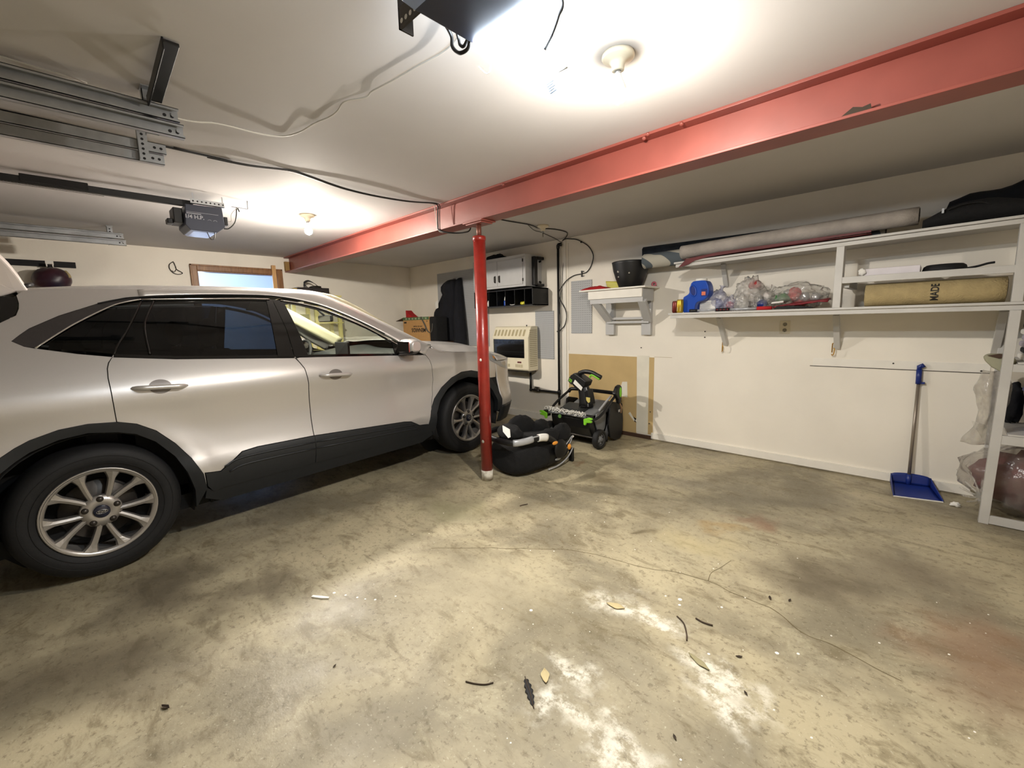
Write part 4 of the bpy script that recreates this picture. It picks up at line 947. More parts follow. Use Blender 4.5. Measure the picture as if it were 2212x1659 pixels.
bag('plastic_bag', (5.47,-.25,1.47), (.115,.08,.125), M['whitebag'], 'tall white see-through bag in the middle of the shelf', 3., (5.39,-.27,1.525), cont=(((5.50,-.25,1.545),(.05,.04,.035),inner[1]),((5.44,-.25,1.45),(.06,.05,.05),inner[2]),((5.52,-.25,1.40),(.05,.045,.05),inner[2])), disp=.5)
bag('plastic_bag', (5.44,-.36,1.40), (.055,.05,.075), M['whitebag'], 'small white bag hanging down in front of the tall white bag', 5., disp=.4)
bag('plastic_bag', (5.585,-.28,1.42), (.075,.06,.088), M['clear'], 'clear bag holding dark blue wrappers beside the tall white bag', 6., (5.64,-.27,1.515), cont=(((5.575,-.30,1.385),(.04,.035,.035),M['dblue']),((5.60,-.26,1.45),(.035,.03,.04),inner[2]),((5.56,-.26,1.43),(.025,.03,.03),M['navyf'])))
bag('plastic_bag', (5.82,-.27,1.43), (.185,.10,.098), M['clear'], 'large clear bag of empty cans behind the red shovel', 7., (5.67,-.29,1.40), cont=(((5.72,-.29,1.425),(.06,.05,.035),inner[3]),((5.80,-.30,1.455),(.045,.035,.05),inner[1]),((5.86,-.28,1.43),(.035,.03,.033),inner[4]),((5.93,-.26,1.42),(.035,.03,.035),inner[4]),((5.75,-.25,1.465),(.04,.035,.03),inner[4]),((5.83,-.24,1.40),(.06,.05,.05),inner[1])))
MB_ = tag(MB().ell((5.652,-.22,1.49),(.028,.024,.026),12,8,disp=.3,seed=4).build('blue_wrapper', M['dblue']), 'dark blue wrapper between the two clear bags', 'wrapper') if False else None
sb = thing('snow_brush', 'long snow brush with silver pole and red sleeves along the shelf front', 'snow brush', (5.4,-.465,S0))
zz, yy = S0+.0145, -.468
MB().cyl((5.055,yy,zz),(5.122,yy,zz),.0135,.012,14).build('end_grip', M['black'], sb)
for a, e in ((5.122,5.275),(5.384,5.585)): MB().cyl((a,yy,zz),(e,yy,zz),.0095,n=14).build('pole', M['silver'], sb)
MB().cyl((5.275,yy,zz),(5.384,yy,zz),.0135,n=14).build('sleeve', M['black'], sb)
for k in range(4): MB().ell((5.288+.027*k,yy-.008,zz),(.009,.008,.008),10,7).build('sleeve_pad', M['dred'], sb)
MB().cyl((5.585,yy,zz),(5.688,yy,zz),.0150,.0135,14).build('red_sleeve', M['red'], sb)
sv = thing('snow_shovel', 'dark red shovel blade lying on the shelf in front of the can bag', 'shovel', (5.87,-.42,S0))
def blade(u, v_):
    x = 5.69+.345*u; y = -.455+.14*v_; return (x, y, S0+.014+(.012+.048*u**.7)*(.55+.45*math.sin(PI*v_*.5+.3))+.006*noise.noise(V(x*22,y*14,0)))
MB().grid(blade, 26, 10).build('blade', M['dred'], sv, solid=.012)
MB().prism([(5.70,S0+.004),(5.72,S0+.026),(5.86,S0+.022),(5.95,S0+.012),(5.95,S0+.004)], lambda a, c, d: V(a,-.47+d,c), .012).build('wear_strip', M['blackm'], sv, bev=.003)
tag(MB().prism([(5.66,1.381),(5.665,1.395),(5.745,1.402),(5.745,1.388)], lambda a, c, d: V(a,-.39+d,c), .03).build('white_tray', M['tape'], bev=.003), 'white edge of a green and white packet left of the shovel', 'packet')
# ---- goods in the right rack
qb = thing('bagged_blanket', 'maroon blanket in a knotted clear bag at the bottom of the rack', 'blanket', (7.15,-.28,0))
MB().ell((7.20,-.265,.235), (.33,.165,.205), 34, 20, disp=.22, seed=11, zmin=.004).build('blanket', pm('maroon_blanket', (112,70,72), .95, var=.25, scale=6, bump=.4, bscale=16), qb)
MB().ell((7.16,-.265,.24), (.375,.182,.228), 40, 24, disp=.16, seed=12, zmin=.002).build('bag_skin', M['clearg'], qb)
kc = V(6.885,-.44,.155)
for k in range(11):
    a = 2*PI*k/11+.2; MB().tube(spline([kc, kc+V(.03*math.cos(a),.018*math.sin(a)-.012,.04*math.sin(a)), kc+V(.075*math.cos(a)-.01,.07-.02*math.sin(a),.10*math.sin(a))]), [.007]*6+[.006]*6+[.002], 6).build('pleat', M['clear'], qb)
MB().ell(kc+V(0,-.012,0), (.02,.014,.02), 10, 8, disp=.4).build('knot', M['clear'], qb)
hb = thing('clear_bag', 'thin clear plastic bag hanging down behind the rack post', 'bag', (6.88,-.42,.46))
def drape(u, v_):
    z = .93-.46*v_; w_ = .050+.018*math.sin(v_*7)+.02*v_; x = 6.885+(u-.5)*2*w_*(1+.2*noise.noise(V(u*3,v_*6,0)))-(.03*max(0,v_-.55)*2); return (x, -.435+.03*math.cos(u*PI*3)+.02*noise.noise(V(u*4,v_*5,2)), z)
MB().grid(drape, 14, 26).build('bag_film', M['clearg'], hb, solid=.0012)
MB().prism([(6.812,.615),(6.87,.60),(6.885,.575),(6.875,.53),(6.885,.47),(6.845,.55),(6.822,.585)], lambda a, c, d: V(a,-.44-d,c), .006).build('torn_corner', M['clear'], hb)
gb = thing('canvas_pouch', 'pale grey-green pouch sticking out beside the rack post', 'pouch', (6.87,-.43,.92))
MB().prism([(6.826,1.012),(6.845,1.030),(6.93,1.032),(6.96,1.0),(6.96,.935),(6.905,.925),(6.865,.952),(6.838,.985)], lambda a, c, d: V(a,-.455+d,c), .08).build('pouch_body', pm('grey_green_cloth', (168,166,142), .85), gb, bev=.012)
MB().prism([(6.84,1.022),(6.89,1.034),(6.95,1.02),(6.89,1.006)], lambda a, c, d: V(a,-.462+d,c), .008).build('dark_opening', M['brown'], gb)
bk = thing('storage_tub', 'blue storage tub on the middle shelf of the rack', 'tub', (7.3,-.28,.569))
MB().lathe([(.001,.5695),(.19,.5695),(.195,.58),(.218,.80),(.228,.806),(.228,.822),(.21,.822),(.185,.60),(.001,.59)], (7.24,-.30,0), n=36, caps=False).build('tub_body', M['dblue'], bk)
MB().ell((7.05,-.40,.70),(.007,.006,.009),8,6).build('rivet', M['chrome'], bk)
b = MB().ell((7.0,-.12,.70),(.045,.05,.13), 20, 14, disp=.3, seed=20, zmin=.5695); tag(b.build('shaded_cardboard', M['navyf']), 'cardboard in shade left of the blue tub in the rack, coloured dark', 'bundle')  # shadowy cardboard made as a dark lump, its shade put into the colour
for k in range(6):
    tag(MB().box(6.985+.008*(k%2), 7.33, -.485+.008*(k%3), -.15, .9905+k*.037, .9905+k*.037+.035).build('folded_towel', [M['navyf'], M['tape'], pm('lilac_cloth_%d' % k, (176,170,184), .9, bump=.4, bscale=40)][(1,0,2,2,1,0)[k]], bev=.012, seg=3),
        ['white folded cloth lowest of the stack on the rack', 'dark folded cloth second from the bottom of the stack on the rack', 'lilac folded cloth third from the bottom of the stack on the rack', 'lilac folded cloth fourth from the bottom of the stack on the rack', 'white folded cloth fifth from the bottom of the stack on the rack', 'dark folded cloth topmost of the stack on the rack'][k], 'cloth', 'folded cloths stacked on the rack')
# ================================================================= things standing on the floor
dp = thing('dustpan', 'blue long-handled dustpan standing against the wall', 'dustpan', (6.58,-.17,0))
FL, FR, BL, BR = V(6.487,-.325,.004), V(6.738,-.250,.004), V(6.452,-.085,.012), V(6.668,-.045,.012)
def pan(u, v_):
    p = FL.lerp(FR,u).lerp(BL.lerp(BR,u), v_); return p + V(0,0,.02*v_**2)
b = MB().grid(pan, 12, 10)
def backw(u, v_):
    p = BL.lerp(BR,u)+V(0,0,.02); s = math.sin(PI*u)**.5; return p + V(0,.012*v_,(.060+.018*s)*v_)
b.grid(backw, 12, 5)
def sw(A, B):
    def f(u, v_):
        p = A.lerp(B,u)+V(0,0,.02*u*u); return p+V(0,0,v_*(.008+.058*u**.8))
    return f
b.grid(sw(FL,BL), 10, 4).grid(sw(FR,BR), 10, 4)
b.build('pan', M['dblue'], dp, solid=.004, soff=0)
MB().bar(FL+V(0,-.004,0), FR+V(0,-.004,0), .012, .005).build('lip', M['tape'], dp)
MB().cyl((6.552,-.066,.035),(6.548,-.020,.80),.0105,n=14).build('pole', pm('grey_pole', (142,132,120), .35, .5), dp)
MB().cyl((6.548,-.024,.775),(6.545,-.020,.88),.0165,n=14).build('grip', M['dblue'], dp)
MB().tube([(6.545,-.020,.875),(6.543,-.022,.902),(6.556,-.024,.912),(6.566,-.024,.895)], .014, 10).build('hanging_loop', M['dblue'], dp)
MB().box(6.55,6.582,-.03,-.018,.775,.790).build('clip', M['dblue'], dp, bev=.002)
MB().cyl((6.552,-.068,.025),(6.5515,-.060,.105),.016,n=14).build('socket', M['dblue'], dp)
b = MB().ell((6.795,-.285,.014),(.028,.018,.014),14,9,disp=.6,seed=3,zmin=.001); tag(b.build('crumpled_paper', M['tape']), 'crumpled white paper on the floor beside the bagged blanket', 'paper')

# ---- infant car seat, lying near the post
cs = thing('infant_car_seat', 'black infant car seat on the floor beside the red post', 'car seat', (4.085,-1.46,0), -.10)
def ring(y, w, z0, z1, n=30, sq=3., flare=0.):
    r = []
    for j in range(n):
        a = 2*PI*j/n; c, s = math.cos(a), math.sin(a); e = 2/sq
        r.append(V(math.copysign(abs(c)**e, c)*w*(1+flare*s), y, (z0+z1)/2+math.copysign(abs(s)**e, s)*(z1-z0)/2))
    return r
st = [(-.335,.10,.10,.235),(-.32,.155,.05,.265),(-.28,.185,.022,.285),(-.20,.205,.006,.292),(-.08,.212,.002,.285),(.04,.21,.004,.27),(.14,.205,.012,.252),(.24,.192,.04,.245),(.31,.17,.085,.245),(.355,.13,.13,.24),(.37,.09,.16,.228)]
def crump(r, k=.010):
    out = []
    for p in r:
        d = V(p.x*1.0, 0, 0); n_ = noise.noise(V(p.x*9, p.y*14, p.z*20))
        out.append(p + V(math.copysign(k, p.x)*n_ if abs(p.x) > .05 else 0, 0, 0))
    return out
MB().loft([ring(*s) for s in st]).build('shell', M['black'], cs, local=True)
# wrinkled fabric cover gathered round the head end
fc = [(-.362,.10,.07,.25),(-.352,.165,.03,.275),(-.32,.20,.008,.285),(-.25,.222,.001,.290),(-.15,.23,.001,.285),(-.06,.228,.002,.265),(.00,.222,.004,.235)]
rings = []
for i in range(len(fc)-1):
    for k in range(5):
        t = k/5; rings.append(crump(ring(*[a*(1-t)+b_*t for a, b_ in zip(fc[i], fc[i+1])], n=48, sq=2.8), .014))
MB().loft(rings).build('fabric_cover', M['fabric'], cs, local=True)
MB().loft([ring(y, w, z0, z1, 28, 2.6) for y, w, z0, z1 in ((-.30,.15,.20,.31),(-.2,.18,.20,.315),(0,.185,.17,.30),(.2,.17,.15,.28),(.30,.14,.15,.27))]).build('seat_pad', M['fabric'], cs, local=True)
for x, y, z, rx, ry, rz, s in ((-.155,-.02,.325,.055,.17,.115,1),(-.13,.21,.285,.06,.11,.085,2),(.13,.235,.285,.06,.105,.085,3),(.155,.03,.29,.05,.14,.07,4)):
    MB().ell((x,y,z),(rx,ry,rz),22,14,disp=.14,seed=s).build('side_wing', M['fabric'], cs, local=True)
hd = MB().ell((-.02,-.25,.345),(.135,.085,.075),24,14,disp=.15,seed=6); hd.build('canopy_hood', M['fabric'], cs, local=True)
MB().prism([(-.055,.418),(.045,.402),(.075,.345),(.055,.335),(-.03,.372)], lambda a, c, d: V(a+.02,-.312-(.42-c)*.35-d,c), .006).build('care_label', M['tape'], cs, local=True)
hpts = [(.232,.12,.15),(.238,.05,.245),(.24,-.06,.315),(.235,-.18,.33),(.222,-.29,.322),(.18,-.385,.318),(.09,-.42,.322),(0,-.43,.325),(-.09,-.42,.33),(-.18,-.385,.335),(-.222,-.29,.335),(-.235,-.18,.335),(-.24,-.06,.318),(-.238,.05,.245),(-.232,.12,.15)]
hs = spline(hpts, 6)
hn = MB().tube(hs, .021, 12, sq=(.8,1.25)).build('carry_handle', M['black'], cs, local=True)
MB().tube(hs[20:31], .0245, 12, sq=(.85,1.2)).build('grip_sleeve', M['silver'], hn, local=True)
MB().tube(hs[12:18], .0255, 12, sq=(.9,1.3)).build('paper_sleeve', M['tape'], hn, local=True)
MB().tube([p+V(.012,0,.018) for p in hs[17:24]], .006, 6).build('grey_line', M['silver'], hn, local=True)
MB().ell((.244,.10,.185),(.022,.075,.085),20,12).build('pivot_cover', M['black'], cs, local=True)
MB().ell((.2585,.02,.255),(.007,.034,.016),14,8).xf(Matrix.Identity(4)).build('release_button', M['orange'], cs, local=True)
MB().ell((.21,.25,.165),(.012,.022,.028),14,8).build('release_button', M['orange'], cs, local=True)
for y, z, rl in ((.10,.085,.035),(.17,.125,.035)): MB().ell((.213-.02*(y>.15),y,z),(.008,rl,.013),14,8).build('badge', M['silver'], cs, local=True)
MB().tube(spline([(.214,-.02,.016),(.216,.08,.024),(.208,.18,.045),(.198,.26,.082),(.178,.33,.130)]), .007, 7).build('base_trim', M['silver'], cs, local=True)
MB().tube(spline([(.20,.18,.165),(.202,.25,.215),(.19,.30,.245)]), .005, 6).build('edge_trim', M['silver'], cs, local=True)
MB().tube(spline([(.196,.235,.150),(.19,.29,.20),(.165,.345,.245)]), .005, 6).build('edge_trim', M['silver'], cs, local=True)
MB().ell((.165,.342,.232),(.008,.022,.010),12,7).build('badge', M['tape'], cs, local=True)
MB().box(.14,.185,.315,.345,.004,.13).build('foot', M['black'], cs, local=True, bev=.006)
MB().box(-.185,-.14,.315,.345,.004,.13).build('foot', M['black'], cs, local=True, bev=.006)
MB().tube(spline([(.03,.05,.305),(.035,.14,.295),(.02,.20,.29)]), .012, 7, sq=(1,.4)).build('harness_strap', M['blackm'], cs, local=True)
MB().box(-.01,.045,.20,.235,.285,.298).build('buckle', M['silver'], cs, local=True, bev=.003)

# ---- snow blower parked in front of the bare patch
sn = thing('snow_blower', 'black and grey snow blower with lime green levers by the wall', 'snow blower', (3.95,-.46,0))
LM = lambda x, y, z: V(x, y, z)
b = MB(); sd = [(-.70,.325),(-.73,.30),(-.71,.20),(-.64,.085),(-.50,.045),(-.36,.045),(-.36,.33),(-.50,.36)]
b.prism(sd, lambda a, c, d: V(3.70+d, a, c), .48); b.build('chassis', M['black'], sn, bev=.014, seg=3)
b = MB(); b.prism([(-.40,.42),(-.36,.435),(-.20,.40),(-.155,.33),(-.145,.20),(-.16,.06),(-.20,.012),(-.30,.008),(-.40,.06),(-.44,.2)], lambda a, c, d: V(4.215+d, a, c), .022); b.build('side_plate', M['black'], sn, bev=.006)
b = MB(); b.prism([(-.40,.42),(-.36,.435),(-.20,.40),(-.155,.33),(-.145,.20),(-.16,.06),(-.20,.012),(-.30,.008),(-.40,.06),(-.44,.2)], lambda a, c, d: V(3.655+d, a, c), .022); b.build('side_plate', M['black'], sn, bev=.006)
def ah(u, v_):
    a = -.2+u*3.6; return (3.68+.54*v_, -.285-.150*math.cos(a-.35+PI/2-1.2)*1.0, .205+.19*math.sin(a-.35-.6))
MB().grid(ah, 18, 4).build('auger_housing', M['black'], sn, solid=.008)
au = MB().cyl((3.68,-.27,.15),(4.21,-.27,.15),.02,n=12)
for s in (0, PI):
    au.grid(lambda u, v_, s=s: (3.70+.5*u, -.27+(.02+.10*v_)*math.cos(u*5*(1 if u<.5 else 1)+s), .15+(.02+.10*v_)*math.sin(u*5+s)), 24, 3)
au.build('auger', M['rubber'], sn, solid=.006)
b = MB().prism([(-.66,.335),(-.52,.372),(-.36,.42),(-.30,.435),(-.30,.31),(-.5,.28),(-.64,.28)], lambda a, c, d: V(3.78+d*1.0, a, c), .40); b.build('grey_cowl', M['tread'], sn, bev=.02, seg=3)
b = MB().prism([(-.655,.338),(-.64,.362),(-.50,.402),(-.46,.40),(-.455,.37),(-.53,.345)], lambda a, c, d: V(3.755+d, a, c), .30); b.build('battery_lid', pm('dark_lid', (36,38,38), .4), sn, bev=.015, seg=3)
b = MB().prism([(-.60,.34),(-.45,.36),(-.42,.30),(-.44,.17),(-.52,.10),(-.58,.16),(-.63,.26)], lambda a, c, d: V(4.182+d, a, c), .014); b.build('side_panel', M['tread'], sn, bev=.004)
# chute
cx_, cy_ = 4.02, -.52
rings = []
for z, r, dx, dy, op_ in ((.385,.080,-.01,0,1.),(.43,.075,-.012,0,1.),(.52,.068,-.025,-.0,.95),(.60,.064,-.045,0,.9),(.655,.060,-.06,0,.85)):
    rings.append([V(cx_+dx+r*math.cos(a)*1.0, cy_+dy+r*.85*math.sin(a), z+.0*math.cos(a)) for a in [2*PI*j/18 for j in range(18)]])
MB().loft(rings).build('chute', M['black'], sn)
MB().tube([(cx_+.055,cy_-.058,.40),(cx_+.048,cy_-.055,.50),(cx_+.028,cy_-.052,.60)], .006, 6).build('chute_edge', M['silver'], sn)
hp_ = [(-.165,.705),(-.02,.655),(.02,.625),(.03,.56),(-.06,.545),(-.19,.655)]
b = MB().prism([(-.165,.715),(-.10,.745),(.085,.665),(.055,.61),(-.06,.565),(-.195,.66)], lambda a, c, d: V(3.995+a*.80, -.60+d, c), .13); b.build('chute_head', M['black'], sn, bev=.008)
fr2 = frame((3.878,-.6018,.682), (1,0,-.48), (.35,0,1))
lp = MB().prism([(-.175,.70),(-.115,.655),(-.145,.615),(-.20,.655)], lambda a, c, d: V(3.995+a*.80, -.602+d, c), .002); lp.build('badge', M['ink'], sn)
text('lettering', '35', .045, M['green'], sn, frame((3.866,-.6028,.662), (1,0,-.55), (.55,0,1)), bold=.001)
MB().prism([(-.085,.675),(.035,.60),(.012,.565),(-.115,.635)], lambda a, c, d: V(3.995+a*.80, -.6025+d, c), .003).build('white_label', M['tape'], sn)
MB().tube(spline([(3.93,-.53,.735),(4.00,-.53,.757),(4.085,-.53,.752),(4.15,-.53,.728),(4.20,-.53,.708)]), [.022]*25, 10, sq=(.8,1.1)).build('deflector_grip', M['black'], sn)
MB().tube(spline([(4.075,-.545,.70),(4.082,-.545,.722),(4.11,-.545,.726),(4.19,-.545,.690)]), .010, 8).build('deflector_trigger', M['green'], sn)
MB().prism([(4.075,.585),(4.10,.50),(4.115,.425),(4.05,.43),(4.03,.56)], lambda a, c, d: V(a,-.585+d,c), .09).build('chute_rear', M['black'], sn, bev=.01)
MB().prism([(4.055,.500),(4.105,.498),(4.105,.455),(4.085,.440),(4.06,.468)], lambda a, c, d: V(a,-.588+d,c), .003).build('warning_label', pm('warning_yellow', (206,190,110), .5), sn)
# folded handle
MB().tube(spline([(3.66,-.74,.305),(3.72,-.742,.325),(3.95,-.742,.33),(4.15,-.742,.325),(4.21,-.74,.31)]), .015, 9).build('lower_bar', M['tread'], sn)
MB().tube(spline([(4.215,-.735,.30),(4.25,-.68,.315),(4.27,-.60,.36),(4.265,-.50,.42),(4.255,-.42,.455),(4.25,-.35,.49)]), .014, 9).build('handle_tube', M['black'], sn)
MB().tube(spline([(3.665,-.735,.30),(3.64,-.68,.315),(3.63,-.60,.36),(3.635,-.50,.42),(3.645,-.35,.49)]), .014, 9).build('handle_tube', M['black'], sn)
MB().tube(spline([(4.22,-.60,.375),(4.225,-.48,.45),(4.225,-.38,.50)]), .011, 8).build('inner_tube', M['silver'], sn)
MB().tube(spline([(3.65,-.34,.49),(3.66,-.30,.515),(3.80,-.29,.52),(4.05,-.29,.52),(4.24,-.30,.515),(4.26,-.34,.49)]), .020, 9).build('handle_bar', M['black'], sn)
b = MB().prism([(-.40,.53),(-.345,.60),(-.30,.615),(-.265,.59),(-.26,.52),(-.28,.42),(-.315,.41),(-.33,.46)], lambda a, c, d: V(4.245+d,a,c), .045); b.build('handle_grip', M['black'], sn, bev=.012)
b = MB().ell((4.292,-.302,.535),(.008,.022,.055),14,9); b.build('grip_inlay', M['green'], sn)
MB().tube(spline([(4.27,-.285,.42),(4.272,-.25,.36),(4.262,-.24,.30)]), .010, 7).build('control_stem', pm('copper_brown', (150,120,92), .4, .4), sn)
for s, x in ((1,4.20),(-1,3.655)):
    l = MB().box(x-.028,x+.028,-.77,-.705,.275,.345).build('latch_block', M['black'], sn, bev=.008)
    MB().prism([(-.018,.0),(.045,.022),(.085,.020),(.088,.003),(.055,-.004),(.085,-.012),(.080,-.028),(.02,-.034),(.004,-.062),(-.016,-.058)], lambda a, c, d: V(x+(a-.02)*s*.95, -.792+d, .318+c), .02).build('latch_lever', M['green'], sn, bev=.004)
MB().cyl((3.845,-.755,.30),(3.845,-.765,.30),.020,n=16).build('emblem', pm('muted_green', (84,126,58), .5), sn)
text('lettering', 'EGO', .034, M['tape'], sn, frame((4.2376,-.215,.318), (0,1,0), (0,0,1)), bold=.001)
for s, x in ((1,4.262),(-1,3.628)):
    wv = MB().lathe([(.050,-.030),(.085,-.030),(.098,-.022),(.100,0),(.098,.022),(.085,.030),(.066,.030),(.062,.020),(.050,.018)], (x,-.655,.1005), (s,0,0), 36, caps=False); tw = wv.build('wheel', M['rubber'], sn)
    MB().lathe([(.001,.030),(.018,.031),(.022,.022),(.028,.014),(.055,.014),(.066,.026),(.066,.0),(.001,-.02)], (x,-.655,.1005), (s,0,0), 30, caps=False).build('wheel_hub', M['tread'], tw)
    for k in range(5):
        a = 2*PI*k/5+.3; MB().cyl((x+s*.0145,-.655+.042*math.cos(a),.1005+.042*math.sin(a)),(x+s*.0155,-.655+.042*math.cos(a),.1005+.042*math.sin(a)),.010,n=10).build('hub_hole', M['blackm'], tw)
MB().cyl((3.62,-.655,.1005),(4.27,-.655,.1005),.009,n=10).build('axle', M['dsteel'], sn)
MB().tube(spline([(4.06,-.60,.40),(4.02,-.63,.405),(4.01,-.66,.38),(4.03,-.68,.345)]), .003, 6).build('wire', M['cable'], sn)
ch = MB(); random.seed(3)
for k in range(58):
    u = k/57; c = V(3.64+.50*u, -.742+.022*math.sin(k*2.1), .362+.012*math.sin(k*1.3)-.012*u+.006*noise.noise(V(k,0,0)))
    a_ = V(random.uniform(-1,1),random.uniform(-1,1),random.uniform(-1,1)).normalized(); b_ = a_.orthogonal().normalized(); c_ = a_.cross(b_)
    ch.tube([c+b_*.017*math.cos(t)+c_*.012*math.sin(t) for t in [2*PI*j/12 for j in range(12)]], .0042, 6, closed=True)
tag(ch.build('tyre_chain', pm('bright_chain', (232,230,224), .3, .45)), 'bright metal chain draped over the rear bar of the snow blower', 'chain')

# ---- bits lying on the floor
def flat_leaf(name, x, y, l, w_, rot, mat, label, cat, group=None, curl=.004):
    def f(u, v_):
        t = u*2-1; k = max(0, 1-abs(t)**1.7)*.92+.02; p = (t*l, (v_*2-1)*w_*k*(1+.12*math.sin(t*5)))
        return (x+p[0]*math.cos(rot)-p[1]*math.sin(rot), y+p[0]*math.sin(rot)+p[1]*math.cos(rot), .0015+curl*(abs(v_*2-1)**2)+curl*.5*t*t)
    return tag(MB().grid(f, 14, 6).build(name, mat, solid=.0008), label, cat, group)
G_ = 'fallen leaves on the concrete'
flat_leaf('fallen_leaf', 5.684,-3.211,.034,.017,.75+1.6, M['leaf'], 'pale leaf on the floor next to the black feather', 'leaf', G_)
flat_leaf('fallen_leaf', 5.667,-2.693,.042,.020,.25, M['leaf'], 'pale leaf in the salt patch farthest from the camera', 'leaf', G_)
flat_leaf('fallen_leaf', 6.068,-2.768,.048,.014,-.35, pm('olive_leaf', (150,142,108), .8), 'narrow olive leaf in the salt patch on the right', 'leaf', G_)
fp = thing('feather', 'black feather lying on the bare concrete near the camera', 'feather', (5.69,-3.30,0))
def fth(u, v_):
    t = u; a = V(5.640,-3.268,0); e = V(5.735,-3.335,0); d = (e-a).normalized(); n = V(-d.y,d.x,0)
    w_ = .012*math.sin(PI*min(1,t*.9+.1))**.6*(1+.25*math.sin(t*30))
    return tuple(a.lerp(e,t)+n*(v_*2-1)*w_+V(0,0,.002+.003*math.sin(t*PI)))
MB().grid(fth, 22, 4).build('vane', M['feather'], fp, solid=.0012)
MB().tube([(5.630,-3.262,.003),(5.69,-3.302,.006),(5.742,-3.340,.003)], .0016, 6).build('quill', M['twig'], fp)
def twig(pts, r, label): tag(MB().tube(spline([(x,y,r+.0008) for x,y in pts]), r, 6).build('twig', M['twig']), label, 'twig', 'twigs on the concrete')
twig([(5.487,-3.425),(5.52,-3.408),(5.55,-3.385),(5.565,-3.360)], .0025, 'thin curved twig left of the black feather')
twig([(5.90,-2.575),(5.94,-2.60),(5.975,-2.655),(5.99,-2.69)], .0030, 'longer dark twig left of the short one behind the olive leaf')
twig([(5.965,-2.535),(6.0,-2.54),(6.035,-2.532)], .0035, 'short straight twig right of the longer dark one')
twig([(4.62,-2.13),(4.605,-2.165),(4.60,-2.19)], .003, 'small twig alone on the floor in front of the car seat')
st_ = MB().prism([(4.555,-3.612),(4.60,-3.585),(4.628,-3.560),(4.622,-3.552),(4.585,-3.575),(4.548,-3.600)], lambda a, c, d: V(a,c,.001+d), .006); tag(st_.build('white_scrap', M['tape'], bev=.001), 'white strip of plastic lying on the floor near the rear wheel', 'scrap')
random.seed(21)
spots = [((4.805,-4.20),.018,'dark curled leaf bit nearest the bottom left corner'),((5.06,-3.72),.009,'tiny dark leaf bit left of the thin curved twig'),((6.16,-2.17),.014,'dark leaf bit near the middle crack, larger of two'),((6.23,-2.13),.012,'dark leaf bit near the middle crack, smaller of two'),((6.17,-2.64),.012,'dark curled leaf bit right of the olive leaf'),((6.24,-2.80),.010,'dark leaf bit nearer the camera than the olive leaf'),((6.13,-3.12),.010,'dark leaf bit right of the black feather')]
for (x, y), s, lb_ in spots:
    flat_leaf('leaf_bit', x, y, s, s*.45, random.uniform(0,3), M['dleaf'], lb_, 'leaf bit', 'dark leaf bits on the concrete', curl=s*.3)
# ================================================================= left (house) wall behind the car
wr = thing('wall_rail', 'black wall rail with a white hook above the open tailgate', 'rail', (.02,-4.35,1.97))
MB().box(.002,.022,-4.66,-4.113,1.970,2.029).build('rail', M['blackm'], wr, bev=.002)
b = MB(); b.box(.022,.030,-4.335,-4.275,1.99,2.032).box(.022,.10,-4.332,-4.322,1.965,2.0).box(.022,.10,-4.288,-4.278,1.965,2.0); b.build('hook', M['tape'], wr, bev=.002)
bl = thing('hanging_ball_bag', 'round dark navy and maroon bag hanging from the white hook', 'bag', (.17,-4.305,1.70))
b = MB().ell((.165,-4.305,1.825),(.125,.142,.125),30,18,disp=.08,seed=5); b.build('bag_body', pm('navy_maroon_nylon', (24,24,44), .4, col2=(64,20,26), scale=3), bl)
MB().cyl((.075,-4.305,1.93),(.075,-4.305,1.985),.022,.018,14).build('neck', M['blackm'], bl)
MB().tube(spline([(.19,-4.20,1.92),(.22,-4.18,1.88),(.235,-4.175,1.85)]), .012, 7, sq=(1,.4)).build('pale_panel', M['rugt'], bl)
wl_ = thing('cord_loop', 'thin black cord loop hanging on the wall left of the door', 'cord', (.012,-3.26,1.95))
MB().tube(spline([(.012,-3.276,2.099),(.014,-3.315,2.068),(.014,-3.318,2.02),(.014,-3.29,1.975),(.014,-3.245,1.958),(.014,-3.20,1.972),(.016,-3.215,1.99),(.014,-3.25,2.015),(.014,-3.262,2.06)], closed=True), .0042, 6).build('loop', M['cable'], wl_)
MB().tube(spline([(.016,-3.298,2.0),(.02,-3.285,1.985),(.016,-3.27,1.992),(.016,-3.255,2.02)]), .003, 6).build('tie', M['cable'], wl_)
MB().cyl((0,-3.278,2.098),(.03,-3.278,2.102),.005,n=8).build('nail', M['dsteel'], wl_)
tag(MB().box(.032,.052,-2.208,-2.158,.001,2.137).build('board', M['pine'], bev=.002), 'light pine board leaning on the right side of the door casing', 'board')
# pale rack seen over and through the car
yr = thing('wooden_rack', 'pale yellow wooden rack against the wall behind the car', 'rack', (.19,-1.75,0))
for y in (-2.10,-1.80,-1.47):
    for x in (.33,.03): MB().box(x-.02,x+.02,y,y+.05,0,1.715).build('post', M['paleyel'], yr, bev=.002)
for z in (.5,.95,1.335,1.715): MB().box(.01,.355,-2.12,-1.40,z,z+.020).build('shelf_board', M['paleyel'], yr, bev=.002)
bt = thing('black_box', 'black and yellow box with wires on top of the pale rack', 'box', (.2,-1.8,1.7355))
MB().box(.10,.32,-2.00,-1.56,1.7355,1.835).build('box_body', pm('dark_brown_box', (36,28,26), .5), bt, bev=.006)
MB().box(.10,.32,-2.05,-2.00,1.7355,1.822).build('yellow_end', pm('mustard', (150,124,50), .6), bt, bev=.004)
for k in range(4):
    r = .07+.012*k; MB().tube(spline([(.2+.01*k,-1.85+.01*k,1.838),(.2,-1.86,1.885+.008*k),(.21,-1.80,1.925+.006*k),(.22,-1.72,1.90),(.22,-1.66,1.85),(.2,-1.64,1.838)]), .004, 6).build('wire', M['cable'], bt)
